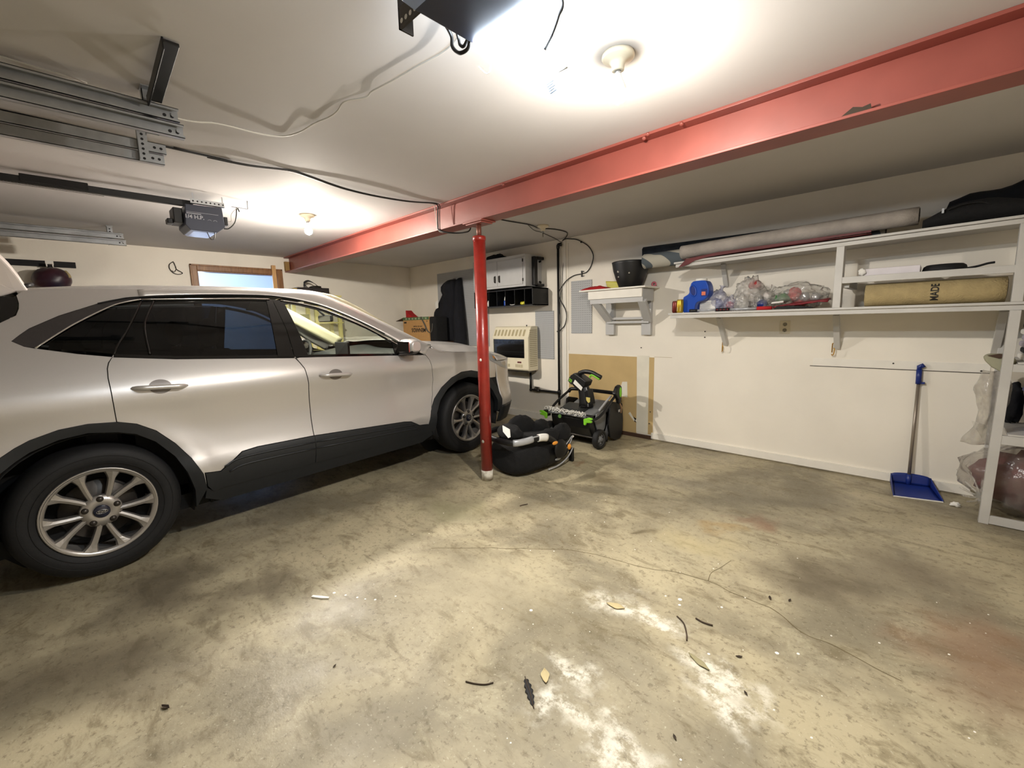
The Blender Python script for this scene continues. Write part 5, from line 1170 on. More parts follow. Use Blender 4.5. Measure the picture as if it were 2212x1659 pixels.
b = MB().ell((.21,-1.70,1.848),(.05,.09,.022),16,8,disp=.5,seed=6,zmin=1.8355); b.build('wire_bundle', M['dsteel'], bt)
tag(MB().ell((.24,-1.66,1.405),(.045,.045,.06),20,12,zmin=1.3555).lathe([(.05,1.356),(.052,1.37),(.035,1.42)],(.24,-1.66,0),n=20).build('white_pot', M['porc']), 'white bell-shaped pot on the pale rack', 'pot')
tag(MB().box(.10,.30,-2.04,-1.86,1.3555,1.47).build('small_box', pm('olive_box', (120,116,50), .7), bev=.003), 'olive box on the pale rack', 'box')
tag(MB().ell((.62,-.32,1.09),(.01,.01,.01)).build('x', M['ink']), '', '') if False else None
# ================================================================= the car (local frame: x out to the camera side, y forward, z up)
def pchip(xs,ys,x):
    n=len(xs)
    if x<=xs[0]: return ys[0]+(x-xs[0])*(ys[1]-ys[0])/(xs[1]-xs[0])
    if x>=xs[-1]: return ys[-1]+(x-xs[-1])*(ys[-1]-ys[-2])/(xs[-1]-xs[-2])
    h=[xs[i+1]-xs[i] for i in range(n-1)]; d=[(ys[i+1]-ys[i])/h[i] for i in range(n-1)]
    m=[d[0]]+[(d[i-1]*h[i]+d[i]*h[i-1])/(h[i]+h[i-1]) for i in range(1,n-1)]+[d[-1]]
    i=0
    while x>xs[i+1]: i+=1
    t=(x-xs[i])/h[i]; t2=t*t; t3=t2*t
    return (2*t3-3*t2+1)*ys[i]+(t3-2*t2+t)*h[i]*m[i]+(-2*t3+3*t2)*ys[i+1]+(t3-t2)*h[i]*m[i+1]
ZS=[.18,.30,.40,.48,.58,.72,.84,.93,.985,1.05,1.12,1.25,1.38,1.48,1.54,1.60]
SS=[-.03,.015,.045,.052,.026,.010,.026,.046,.040,.012,-.025,-.105,-.195,-.268,-.315,-.38]
def wide(y):
    # plan-view offset
    if y>2.9:
        t=min((y-2.9)/.68,.9999); return -.94*(1-(1-t**4)**.25)
    if y<-.35:
        t=min((-.35-y)/.62,.9999); return -.94*(1-(1-t**4)**.25)
    return 0.
def S(y,z):
    s=pchip(ZS,SS,z)
    # fender shoulder rolls inwards ahead of the doors
    if y>2.0:
        k=min((y-2.0)/1.2,1); s-=k*.10*max(0,(z-.78))**1.3/.2*1.2
    s+=wide(y)
    for yc in (0,2.71):
        r=math.hypot(y-yc,z-.35)
        s+=.022*math.exp(-((r-.47)/.075)**2)*max(0,min(1,(.98-z)/.3))
    return s
CX = -.895
car = thing('car', 'silver crossover car parked nose-in with its tailgate raised', 'car', (3.5161,-4.2612,0), .071864)
def paint():
    m, nt = nodes('silver_paint'); L = nt.links.new
    out = N(nt, 'ShaderNodeOutputMaterial'); b = N(nt, 'ShaderNodeBsdfPrincipled'); L(b.outputs[0], out.inputs[0])
    b.inputs['Metallic'].default_value = .55; b.inputs['Roughness'].default_value = .38; b.inputs['Coat Weight'].default_value = .55; b.inputs['Coat Roughness'].default_value = .06
    tc = N(nt, 'ShaderNodeTexCoord'); nz = N(nt, 'ShaderNodeTexNoise'); nz.inputs['Scale'].default_value = 900; L(tc.outputs['Object'], nz.inputs['Vector'])
    mx = N(nt, 'ShaderNodeMix', data_type='RGBA'); mx.inputs[6].default_value = rgb(196,192,189); mx.inputs[7].default_value = rgb(212,209,207)
    L(nz.outputs['Fac'], mx.inputs[0]); L(mx.outputs[2], b.inputs['Base Color']); return m
M['paint'] = paint()
M['clad'] = pm('grey_black_cladding', (27,30,34), .5, var=.08, scale=30, bump=.05, bscale=120)
M['tint'] = glass('dark_tinted_glass', (.035,.042,.05), rough=.01)
M['sideglass'] = glass('side_glass', (.86,.91,.86), rough=.005)
M['wscreen'] = glass('windscreen_glass', (.92,.95,.90), rough=.005)
M['pillar'] = pm('gloss_black_pillar', (8,8,10), .12, var=.02, coat=.4)
M['dull'] = pm('dull_black', (9,9,10), .8)
M['qtrim'] = pm('grained_dark_trim', (58,54,54), .4, var=.08, scale=40, bump=.1, bscale=160)
M['alloy'] = pm('alloy_wheel', (176,172,168), .33, .75, var=.04)
M['seat'] = pm('dark_seat', (34,32,34), .75, var=.1)
M['cream_in'] = pm('cream_trim', (226,220,188), .6, var=.02)
M['dash'] = pm('dash_grey', (44,46,46), .6, var=.1)
def poly_area(p): return sum(p[i][0]*p[(i+1)%len(p)][1]-p[(i+1)%len(p)][0]*p[i][1] for i in range(len(p)))/2
def panel(name, poly, mat, parent=None, off=0., step=.045, edge=.012, mirror=False, Sf=None, inset=0.):
    Sf = Sf or S
    p = list(poly)
    if poly_area(p) < 0: p = p[::-1]
    if inset:
        q = []; n = len(p)
        for i in range(n):
            a, b_, c = Vector(p[i-1]), Vector(p[i]), Vector(p[(i+1)%n])
            d1 = (b_-a).normalized(); d2 = (c-b_).normalized(); n1 = Vector((-d1.y,d1.x)); n2 = Vector((-d2.y,d2.x)); m_ = (n1+n2)
            m_ = m_.normalized()*min(2., 1/max(.35, m_.normalized().dot(n1))) if m_.length > 1e-5 else n1
            q.append(tuple(b_+m_*inset))
        p = q
    bm = bmesh.new(); vs = [bm.verts.new((a,b_,0)) for a, b_ in p]; bm.faces.new(vs)
    y0, y1 = min(a for a,_ in p), max(a for a,_ in p); z0, z1 = min(b_ for _,b_ in p), max(b_ for _,b_ in p)
    k = math.floor(y0/step)+1
    while k*step < y1:
        bmesh.ops.bisect_plane(bm, geom=bm.verts[:]+bm.edges[:]+bm.faces[:], plane_co=(k*step+.0003,0,0), plane_no=(1,0,0), dist=1e-6); k += 1
    st = step*.7; k = math.floor(z0/st)+1
    while k*st < z1:
        bmesh.ops.bisect_plane(bm, geom=bm.verts[:]+bm.edges[:]+bm.faces[:], plane_co=(0,k*st+.0003,0), plane_no=(0,1,0), dist=1e-6); k += 1
    bmesh.ops.triangulate(bm, faces=[f for f in bm.faces if len(f.verts) > 4])
    for v in bm.verts:
        y, z = v.co.x, v.co.y; v.co = V(Sf(y,z)+off, y, z)
    for f in bm.faces: f.smooth = True
    if edge:
        be = [e for e in bm.edges if e.is_boundary]
        for e in be: e.smooth = False
        r = bmesh.ops.extrude_edge_only(bm, edges=be)
        for g in r['geom']:
            if isinstance(g, bmesh.types.BMVert): g.co.x -= edge
            elif isinstance(g, bmesh.types.BMFace): g.smooth = False
    if mirror:
        for v in bm.verts: v.co.x = 2*CX - v.co.x
        bmesh.ops.reverse_faces(bm, faces=bm.faces[:])
    me = bpy.data.meshes.new(name); bm.to_mesh(me); bm.free(); me.materials.append(mat)
    o = bpy.data.objects.new(name, me); COL.objects.link(o); o.parent = parent or car; return o
def L_(b, name, mat, parent=None, **k): return b.build(name, mat, parent or car, local=True, **k)
def on(y, z, o=0., mir=False):
    x = S(y,z)+o; return V(2*CX-x if mir else x, y, z)
def flow(pts, o, mir=False, k=5): return spline([on(y,z,o,mir) for y, z in pts], k)
# --- traced outlines (y, z)
belt = [(-.137,1.223),(.014,1.184),(.144,1.159),(.409,1.128),(.706,1.108),(1.07,1.086),(1.421,1.068),(1.951,1.037),(2.193,1.022)]
bl2 = [(y, z+.016) for y, z in belt]
drip = [(-.201,1.259),(-.173,1.286),(-.136,1.318),(-.023,1.381),(.14,1.449),(.226,1.473),(.316,1.490),(.611,1.513),(.9,1.522),(1.05,1.521),(1.133,1.514),(1.274,1.490),(1.417,1.450),(1.559,1.387),(1.715,1.304),(1.856,1.219),(1.99,1.137),(2.10,1.075),(2.193,1.022)]
chrome = [(-.13,1.222),(-.039,1.291),(.044,1.349),(.185,1.432),(.257,1.460),(.331,1.478),(.603,1.488),(.9,1.497),(1.05,1.496),(1.123,1.490),(1.267,1.468),(1.41,1.428),(1.554,1.364),(1.71,1.280),(1.848,1.190),(1.95,1.12),(2.05,1.06)]
archR = [(-.46,.40),(-.43,.55),(-.37,.66),(-.305,.729),(-.257,.763),(-.207,.790),(-.107,.821),(-.002,.830),(.109,.818),(.186,.792),(.264,.738),(.34,.648),(.401,.548),(.445,.442),(.459,.348)]
archRi = [(-.405,.29),(-.385,.46),(-.35,.58),(-.314,.658),(-.264,.699),(-.214,.733),(-.112,.772),(-.007,.784),(.104,.765),(.18,.738),(.257,.677),(.332,.575),(.374,.472),(.403,.352),(.405,.231)]
archF = [(2.158,.405),(2.188,.515),(2.254,.619),(2.348,.708),(2.473,.785),(2.603,.826),(2.737,.828),(2.89,.794),(3.009,.724),(3.096,.611),(3.135,.488),(3.137,.387)]
archFi = [(2.223,.28),(2.238,.495),(2.307,.599),(2.41,.687),(2.544,.750),(2.696,.770),(2.83,.745),(2.94,.685),(3.03,.59),(3.075,.48),(3.085,.36)]
qgap = [(.146,1.167),(.119,1.130),(.109,1.101),(.103,1.051),(.103,.94),(.107,.819)]
bgap = [(1.070,1.086),(1.098,1.040),(1.114,1.005),(1.129,.893),(1.137,.722),(1.132,.526),(1.130,.316)]
fgap = [(2.193,1.022),(2.223,.976),(2.247,.886),(2.262,.795),(2.246,.657),(2.197,.526),(2.158,.405)]
cladR = [(.455,.446),(.538,.431),(.597,.469),(.669,.520),(.762,.529),(1.132,.521)]
cladF = [(1.132,.521),(1.901,.474),(1.972,.461),(2.061,.411),(2.158,.402)]
sill = [(.459,.348),(.50,.299),(.726,.294),(1.194,.301),(2.123,.305),(2.216,.328)]
hoodseam = [(2.193,1.022),(2.215,1.075),(2.30,1.072),(2.42,1.040),(2.565,1.020),(2.885,1.000),(3.06,.972)]
for mir in (False, True):
    if mir: continue
def both(fn):
    return fn(False), fn(True)
def side(mir):
    K = dict(mirror=mir)
    # dark inner shell filling the shut lines
    low = [(-.60,.42),(-.60,1.0),(-.40,1.19),(-.20,1.25)]+belt+hoodseam[1:]+[(3.10,.90),(3.12,.72)]+archF[::-1]+[(2.158,.31),(.459,.31)]+archR[::-1]
    panel('inner_shell', low, M['dull'], off=-.013, edge=0, **K)
    # rear quarter
    qp = [(-.60,.42),(-.62,.70),(-.60,1.02),(-.42,1.17),(-.30,1.285),(-.227,1.349),(-.171,1.385),(-.157,1.420),(-.153,1.449),(-.156,1.488),(-.135,1.507),(-.05,1.519),(.1,1.530),(.34,1.538),(.335,1.492)]+drip[:6][::-1]+[(-.165,1.232)]+belt[:3]+qgap+[p for p in archR[::-1] if p[0] < .105]
    q = panel('quarter_panel', qp, M['paint'], inset=.0015, **K)
    panel('quarter_trim', [(-.165,1.232)]+drip[:7]+[(.331,1.478)]+chrome[:5][::-1], M['qtrim'], q, off=-.003, **K)
    panel('quarter_window', [(-.125,1.224)]+chrome[1:6]+[(.284,1.391),(.217,1.281),(.178,1.230),(.150,1.175)]+bl2[1:3][::-1], M['tint'], q, off=-.008, edge=0, **K)
    L_(MB().tube(flow(chrome[:6], .004, mir), .0045, 8), 'chrome_strip', M['chrome'], q)
    panel('wheel_arch_trim', archR+[(.405,.231)]+archRi[::-1][1:], M['clad'], q, off=.008, edge=.05, step=.03, **K)
    tl = panel('tail_lamp', [(-.157,1.478),(-.155,1.449),(-.160,1.420),(-.173,1.387),(-.2,1.366),(-.229,1.350),(-.305,1.286),(-.42,1.175),(-.50,1.28),(-.42,1.42),(-.30,1.49)], M['blackg'], off=-.030, edge=.04, **K)
    # rear door
    rd = panel('rear_door', qgap+[p for p in archR if p[0] > .107]+cladR+bgap[::-1][1:]+belt[2:6][::-1], M['paint'], inset=.003, **K)
    panel('door_cladding', cladR+[(1.130,.316),(.49,.316),(.462,.36)], M['clad'], rd, off=.008, inset=.001, **K)
    for rib in ([(.563,.454),(.68,.487),(1.126,.479)],[(.585,.415),(.70,.44),(1.126,.432)]): L_(MB().tube(flow(rib, .0075, mir), .006, 6), 'cladding_rib', M['clad'], rd)
    wp = [(.155,1.172),(.184,1.230),(.224,1.283),(.290,1.391),(.334,1.470)]+[(.603,1.482),(.9,1.491),(1.066,1.490)]+[(1.070,1.40),(1.066,1.25),(1.058,1.102)]+bl2[3:5][::-1]+[(.155,1.172)]
    wp = wp[:-1]
    panel('door_window', wp, M['tint'], rd, off=-.010, edge=0, **K)
    fr_ = MB(); fr_.tube(flow([(.30,1.160),(.303,1.256),(.316,1.334),(.35,1.402),(.395,1.476)], -.006, mir), .006, 7); fr_.tube(flow([(.150,1.172),(.182,1.230),(.221,1.283),(.288,1.391),(.334,1.474)], -.004, mir), .005, 7)
    L_(fr_, 'window_divider', M['pillar'], rd)
    panel('window_seal', belt[2:6]+bl2[2:6][::-1], M['pillar'], rd, off=-.004, **K)
    L_(MB().tube(flow(chrome[5:9], .004, mir), .004, 8), 'chrome_strip', M['chrome'], rd)
    panel('pillar_trim', [(.965,1.100),(1.068,1.09),(1.082,1.28),(1.073,1.41),(1.068,1.494),(1.030,1.494),(1.008,1.362)], M['pillar'], rd, off=-.002, **K)
    # front door
    fd_ = panel('front_door', bgap[:-1]+cladF+fgap[::-1][1:]+belt[5:8][::-1], M['paint'], inset=.003, **K)
    panel('door_cladding', cladF+[(2.205,.33),(2.12,.318),(1.132,.316)], M['clad'], fd_, off=.008, inset=.001, **K)
    for rib in ([(1.138,.478),(1.90,.437),(2.0,.425)],[(1.138,.431),(1.92,.396),(2.05,.375)]): L_(MB().tube(flow(rib, .0075, mir), .006, 6), 'cladding_rib', M['clad'], fd_)
    panel('door_window', [(1.165,1.092),(1.162,1.22),(1.154,1.35),(1.141,1.480),(1.262,1.457),(1.407,1.417),(1.548,1.354),(1.644,1.306),(1.741,1.249),(1.839,1.182),(1.893,1.138),(1.885,1.05),(1.421,1.077)], M['sideglass'], fd_, off=-.010, edge=0, **K)
    panel('pillar_trim', [(1.074,1.09),(1.086,1.28),(1.077,1.41),(1.072,1.494),(1.123,1.488),(1.141,1.482),(1.154,1.35),(1.162,1.22),(1.168,1.082)], M['pillar'], fd_, off=-.002, **K)
    panel('window_frame', [(1.141,1.494),(1.267,1.468),(1.41,1.428),(1.554,1.364),(1.71,1.280),(1.848,1.190),(1.893,1.150),(1.882,1.142),(1.839,1.178),(1.741,1.245),(1.644,1.300),(1.548,1.346),(1.407,1.408),(1.262,1.447),(1.141,1.470)], M['pillar'], fd_, off=-.005, **K)
    panel('mirror_sail', [(1.893,1.150),(1.95,1.108),(2.05,1.055),(2.15,1.028),(1.90,1.042),(1.883,1.06)], M['pillar'], fd_, off=-.003, **K)
    panel('window_seal', belt[5:8]+[(1.951,1.051)]+bl2[5:7][::-1], M['pillar'], fd_, off=-.004, **K)
    L_(MB().tube(flow(chrome[9:], .004, mir), .004, 8), 'chrome_strip', M['chrome'], fd_)
    for dr_, y0, y1, zc, sl in ((rd,.188,.430,.984,-.062),(fd_,1.208,1.452,.942,-.055)):
        ym = (y0+y1)/2; b = MB()
        pts = [on(y, zc+sl*(y-ym), .006+.030*min(1,math.sin(PI*(y-y0)/(y1-y0))*2.2), mir) for y in [y0+(y1-y0)*k/14 for k in range(15)]]
        b.tube(pts, [.006,.011]+[.0125]*11+[.011,.006], 12, sq=(1,1.05)); hnd = L_(b, 'door_handle', M['paint'], dr_)
        rc = [(ym+.052*math.cos(t), zc+.0+.039*math.sin(t)) for t in [2*PI*k/24 for k in range(24)]]
        panel('handle_cup', rc, pm('handle_cup_grey', (122,116,112), .4, .4) if 'handle_cup_grey' not in bpy.data.materials else bpy.data.materials['handle_cup_grey'], dr_, off=.0022, edge=.003, step=.02, **K)
    # wing and its arch
    hs_ = [(y,z) for y, z in hoodseam]
    fe = panel('front_wing', fgap+archF[1:9]+[(3.105,.72),(3.12,.86),(3.10,.955)]+hs_[::-1], M['paint'], inset=.002, **K)
    panel('wheel_arch_trim', archF+archFi[::-1], M['clad'], fe, off=.008, edge=.05, step=.03, **K)
    L_(MB().tube(flow([(2.30,1.078),(2.36,1.045),(2.44,1.028)], .003, mir), .005, 6), 'wing_crease', M['paint'], fe)
    hl = panel('headlamp', [(3.02,.985),(3.134,.950),(3.25,.885),(3.33,.82),(3.32,.79),(3.22,.818),(3.12,.865),(3.035,.905)], M['silver'], off=.004, **K)
    panel('lamp_lens', [(3.015,.988),(3.136,.953),(3.254,.887),(3.336,.82),(3.324,.785),(3.218,.813),(3.116,.86),(3.03,.902)], glass('lamp_lens', (.9,.9,.9)) if 'lamp_lens' not in bpy.data.materials else bpy.data.materials['lamp_lens'], hl, off=.014, edge=.008, **K)
    panel('amber_reflector', [(3.08,.95),(3.15,.925),(3.16,.90),(3.09,.92)], M['orange'], hl, off=.0065, edge=0, **K)
    # sill
    panel('sill', [(.459,.348),(.49,.320),(1.13,.316),(2.12,.318),(2.205,.33),(2.225,.30),(2.12,.235),(.55,.225),(.45,.28)], M['clad'], off=.002, edge=.05, **K)
    # door mirror
    sx = lambda x: 2*CX-x if mir else x
    b = MB(); rings = []
    for x, y0, y1, z0, z1 in ((-.03,1.93,1.98,1.06,1.10),(.03,1.90,2.01,1.045,1.150),(.06,1.885,2.02,1.042,1.172),(.13,1.885,2.018,1.048,1.175),(.20,1.893,2.0,1.060,1.165),(.225,1.905,1.98,1.08,1.15)):
        rings.append([V(sx(x), (y0+y1)/2+(y1-y0)/2*math.copysign(abs(math.cos(a))**.7,math.cos(a)), (z0+z1)/2+(z1-z0)/2*math.copysign(abs(math.sin(a))**.7,math.sin(a))) for a in [2*PI*j/24 for j in range(24)]])
    dm = L_(b.loft(rings), 'door_mirror', M['paint'])
    b = MB(); rings = []
    for x, y0, y1, z0, z1 in ((-.06,1.93,2.02,1.02,1.055),(.0,1.91,2.02,1.022,1.06),(.06,1.888,2.016,1.036,1.075),(.14,1.89,2.01,1.045,1.078),(.21,1.90,1.985,1.064,1.085)):
        rings.append([V(sx(x), (y0+y1)/2+(y1-y0)/2*math.cos(a), (z0+z1)/2+(z1-z0)/2*math.sin(a)) for a in [2*PI*j/18 for j in range(18)]])
    L_(b.loft(rings), 'mirror_base', M['black'], dm)
    L_(MB().box(*sorted((sx(.05),sx(.20))),1.8805,1.8865,1.07,1.155), 'mirror_glass', M['chrome'], dm)
    L_(MB().tube([V(sx(.035),1.886,1.06),V(sx(.03),1.90,1.12),V(sx(.05),1.91,1.165)], .006, 6), 'mirror_gap', M['black'], dm)
both(side)
# --- roof, pillars, windscreen, bonnet across both sides
def full(t, xs, zs_): # t in 0..1 from the near side to the far side
    return None
def dz(y): return pchip([q[0] for q in drip], [q[1] for q in drip], y)
def sstep(a, b_, x):
    t = min(1, max(0, (x-a)/(b_-a))); return t*t*(3-2*t)
def wsz(y): return pchip([1.38,1.48,1.649,1.899,2.181,2.335,2.42],[1.600,1.556,1.466,1.330,1.176,1.100,1.060], y)
def edge_in(y):
    if y < .34: zr = pchip([-.16,-.05,.1,.34],[1.503,1.519,1.530,1.537], y)
    else: zr = dz(y)+.046
    rf = V(S(y, zr), y, zr)
    u = max(0, (y-1.36)/.83); y2 = y+.06+.09*u; pl = V(S(y, dz(y))-.075-.02*u, y2, wsz(y2))
    return rf.lerp(pl, sstep(1.12, 1.50, y))
def zmid(y): return pchip([-.16,-.09,.19,.57,1.05,1.3,1.44],[1.549,1.556,1.584,1.602,1.609,1.607,1.596], y)
def roof(u, v_):
    y = -.15+u*(1.44+.15); a = 1-2*v_; e = edge_in(y); s_ = abs(a)
    z = zmid(y)-(zmid(y)-e.z)*s_**2.6
    return (CX+(e.x-CX)*a, e.y+.05*(1-a*a)*sstep(.8,1.44,y), z)
L_(MB().grid(roof, 46, 44), 'roof', M['paint'], solid=.01)
for mir in (False, True):
    L_(MB().tube(flow(drip[4:16], .001, mir), .0045, 7), 'roof_gutter', M['dull'])
    def apil(u, v_, mir=mir):
        y = .33+u*(2.19-.33); a = V(S(y, dz(y)), y, dz(y)); e = edge_in(y); q = a.lerp(e, v_)
        q += V(.006,0,.010)*math.sin(PI*v_)*(1+.8*sstep(1.3,1.6,y))
        return (2*CX-q.x if mir else q.x, q.y, q.z)
    L_(MB().grid(apil, 60, 8), 'screen_pillar', M['paint'], solid=.012)
def screen(u, v_):
    a = 1-2*v_; e = edge_in(1.44+.75*u); s_ = abs(a)
    return (CX+(e.x-CX)*a, e.y+(.05+.12*u)*(1-a*a), e.z+(.046*(1-u)+.02*u)*(1-s_**2.6))
L_(MB().grid(screen, 20, 24), 'windscreen', M['wscreen'])
sb_ = MB()
for k in range(24):
    v0 = k/24; v1 = (k+1)/24
    p = [Vector(screen(0,v0)),Vector(screen(0,v1)),Vector(screen(.10,v1)),Vector(screen(.10,v0))]; sb_.add([q+V(0,-.004,-.006) for q in p], [(0,1,2,3)])
L_(sb_, 'screen_band', M['dull'], solid=.002)
def hood(u, v_):
    a = 2*v_-1; s_ = abs(a)
    yside = 2.215+u*(3.10-2.215)
    zd = pchip([p[0] for p in hoodseam[1:]],[p[1] for p in hoodseam[1:]],yside); xd = S(yside,zd)
    y = yside + (1-s_**2.2)*(.20*(1-u)+.40*u)
    bul = pchip([0,.25,.6,1],[.075,.085,.085,.015], u)
    z = zd - .004 + bul*(1-s_**2.6) + .018*math.exp(-((s_-.72)/.07)**2)*(1-u*.8)
    return (CX+(xd-.003-CX)*s_*(-1 if a > 0 else 1), y, z)
L_(MB().grid(hood, 36, 48), 'bonnet', M['paint'], solid=.012)
def cowl(u, v_):
    a = 2*v_-1; p = Vector(screen(1.,v_)); q = Vector(hood(0.,v_ if False else 1-v_ if False else v_)); 
    return p.lerp(V(p.x, q.y+.03, q.z-.012), u)+V(0,0,-.006*math.sin(PI*u))
L_(MB().grid(cowl, 4, 24), 'cowl', M['black'], solid=.006)
L_(MB().tube([V(-.45,2.47,1.085),V(-.75,2.49,1.115),V(-1.15,2.46,1.135)], .008, 6), 'wiper', M['black'])
# --- nose
def nose(z, th, k=1.):
    c, s_ = max(0,math.cos(th)), max(0,math.sin(th)); l = c**.5; yy = s_**.5
    x = CX+(pchip(ZS,SS,z)-CX)*l
    y = 2.9+(.68-.25*max(0,z-.72)-.18*max(0,.42-z))*yy
    return V(x, y, z)
def nosegrid(z0, z1, th0, th1, off=0.):
    def f(u, v_):
        a = th0+(th1-th0)*u; p = nose(z0+(z1-z0)*v_, a if a <= PI/2 else PI-a)
        if p.y < 3.5: k_ = 1-sstep(3.14,3.42,p.y); p.x = p.x*(1-k_)+S(p.y,p.z)*k_
        if a > PI/2: p.x = 2*CX-p.x
        n = V(p.x-CX, (p.y-2.6)*1.2, 0).normalized(); return p+n*off
    return f
T0 = math.asin(((3.125-2.9)/.68)**2)
fb = L_(MB().grid(nosegrid(.40,.90,T0,PI-T0), 120, 14), 'front_bumper', M['paint'], solid=.01)
L_(MB().grid(nosegrid(.235,.42,T0,PI-T0,.004), 60, 6), 'bumper_lip', M['clad'], fb, solid=.01)
L_(MB().grid(nosegrid(.56,.80,1.15,PI-1.15,.008), 24, 6), 'grille', M['blackg'], fb, solid=.006)
L_(MB().grid(nosegrid(.44,.52,1.15,PI-1.15,.008), 24, 4), 'lower_grille', M['black'], fb, solid=.006)
def nosetop(u, v_):
    a = T0+(PI-2*T0)*v_; p = nose(.90, a if a <= PI/2 else PI-a)
    if a > PI/2: p.x = 2*CX-p.x
    h = Vector(hood(1., min(1,max(0,(p.x-CX)/(-.94)*.5+.5)))); return p.lerp(h, u)+V(0,0,.012*math.sin(PI*u))
L_(MB().grid(nosetop, 6, 60), 'nose_panel', M['paint'], fb, solid=.008)
# --- tail (behind the frame edge)
def tail(z0, z1):
    def f(u, v_):
        a = .35+(PI-.7)*u; c, s_ = abs(math.cos(a)), math.sin(a); z = z0+(z1-z0)*v_
        x = CX+(pchip(ZS,SS,z)-CX)*c**.5*(1 if a < PI/2 else -1); return (x, -.35-.60*s_**.5, z)
    return f
L_(MB().grid(tail(.42,.80), 50, 8), 'rear_bumper', M['paint'], solid=.01)
L_(MB().grid(tail(.24,.43), 50, 4), 'rear_bumper_lip', M['clad'], solid=.01)
# raised tailgate
tgp = [(-.105,1.530),(-.131,1.604),(-.156,1.66),(-.181,1.703),(-.26,1.80),(-.40,1.90),(-.62,1.99),(-.90,2.04),(-.98,2.02),(-.95,1.96),(-.70,1.87),(-.46,1.70),(-.34,1.56),(-.27,1.475),(-.209,1.482),(-.153,1.505)]
b = MB(); n_ = 22; rings = []
for k in range(n_+1):
    a = -1+2*k/n_; sh = .035*(1-abs(a)**4)
    rings.append([V(CX+a*(.555-.03*(abs(a)**6)*(y<-.5)), y, z+sh*(.6 if z > 1.5 else .2)-.03*abs(a)**8*(1 if i < 6 else 0)) for i, (y, z) in enumerate(tgp)])
tg_ = L_(b.loft(rings), 'tailgate', pm('tailgate_lit_silver', (226,216,210), .4, var=.02, coat=.3), bev=.008)  # silver gate coloured paler than the body to show the light it catches
L_(MB().tube([V(CX+.5,-.16,1.50),V(CX+.52,-.11,1.545),V(CX+.47,-.09,1.555)], .012, 7), 'tailgate_hinge', M['black'], tg_)
# --- floor pan, wheel wells, cabin
b = MB().box(-1.70,-.09,-.60,3.0,.21,.30); b.box(-1.72,-.07,.50,2.1,.21,.34); L_(b, 'floor_pan', M['dull'])
for y in (0., 2.71):
    for mir in (False, True):
        def well(u, v_, y=y, mir=mir):
            a = -.35+(PI+.7)*u; r = .425; x = -.01-.33*v_; x = 2*CX-x if mir else x
            return (x, y+r*math.cos(a), .355+r*math.sin(a)*.98)
        L_(MB().grid(well, 24, 2), 'wheel_well', M['dull'], solid=.006)
        x0 = -.34; x0 = 2*CX-x0 if mir else x0
        b = MB(); b.add([V(x0,y+.43*math.cos(a),.355+.43*math.sin(a)) for a in [2*PI*k/24 for k in range(24)]], [tuple(range(24))]); L_(b, 'well_wall', M['dull'], solid=.004)
L_(MB().box(-1.62,-.17,-.55,2.35,.34,.36), 'cabin_floor', M['dull'])
L_(MB().box(-1.62,-.17,2.33,2.36,.34,.98), 'bulkhead', M['dull'])
for x in (-.45,-1.34):
    s_ = MB(); rings = []
    for z, y, w_, t_ in ((.50,.98,.24,.09),(.62,.95,.25,.10),(.80,.88,.25,.095),(1.0,.80,.24,.085),(1.12,.75,.20,.07),(1.16,.735,.15,.05)):
        rings.append([V(x+w_*math.copysign(abs(math.cos(a))**.6,math.cos(a)), y+t_*math.copysign(abs(math.sin(a))**.6,math.sin(a)), z) for a in [2*PI*j/20 for j in range(20)]])
    fs = L_(s_.loft(rings), 'front_seat', M['seat'])
    L_(MB().box(x-.25,x+.25,.90,1.45,.42,.60), 'cushion', M['seat'], fs, bev=.05, seg=3)
    L_(MB().ell((x,.70,1.27),(.13,.055,.10),18,12), 'headrest', M['seat'], fs)
    L_(MB().cyl((x-.05,.72,1.14),(x-.05,.71,1.22),.007).cyl((x+.05,.72,1.14),(x+.05,.71,1.22),.007), 'headrest_rod', M['steel'], fs)
bs_ = L_(MB().box(-1.55,-.24,-.02,.16,.50,1.08), 'rear_seat', M['seat'], bev=.05, seg=3)
L_(MB().box(-1.55,-.24,.10,.62,.45,.62), 'cushion', M['seat'], bs_, bev=.05, seg=3)
for x in (-.45,-1.34): L_(MB().ell((x,.03,1.17),(.12,.05,.09),16,10), 'headrest', M['seat'], bs_)
def dash(u, v_):
    x = -.20-1.39*v_; pr_ = [(1.93,.72),(1.88,.84),(1.90,.96),(1.96,1.005),(2.10,1.03),(2.30,1.045),(2.42,1.05)]
    t = u*(len(pr_)-1); i = min(int(t), len(pr_)-2); f = t-i; y = pr_[i][0]*(1-f)+pr_[i+1][0]*f; z = pr_[i][1]*(1-f)+pr_[i+1][1]*f
    return (x, y, z+.035*math.exp(-((x+1.34)/.2)**2)*(u > .4))
ds_ = L_(MB().grid(dash, 18, 24), 'dashboard', M['dash'], solid=.02)
L_(MB().box(-1.02,-.78,1.90,1.925,1.0,1.14), 'touch_screen', M['blackm'], ds_, bev=.006)
L_(MB().box(-.85,-.32,1.872,1.89,.955,.985), 'dash_trim', M['silver'], ds_, bev=.004)
L_(MB().ell((-.27,1.885,.985),(.05,.02,.03),14,9), 'air_vent', M['blackm'], ds_)
b = MB().tube([V(-1.34+.185*math.cos(a),1.70+.07*math.sin(a),.985+.17*math.sin(a)) for a in [2*PI*k/32 for k in range(32)]], .015, 9, closed=True)
b.bar((-1.51,1.70,.985),(-1.17,1.70,.985),.02,.05).bar((-1.34,1.70,.985),(-1.34,1.64,.83),.03,.02).cyl((-1.34,1.70,.985),(-1.34,1.90,.93),.03)
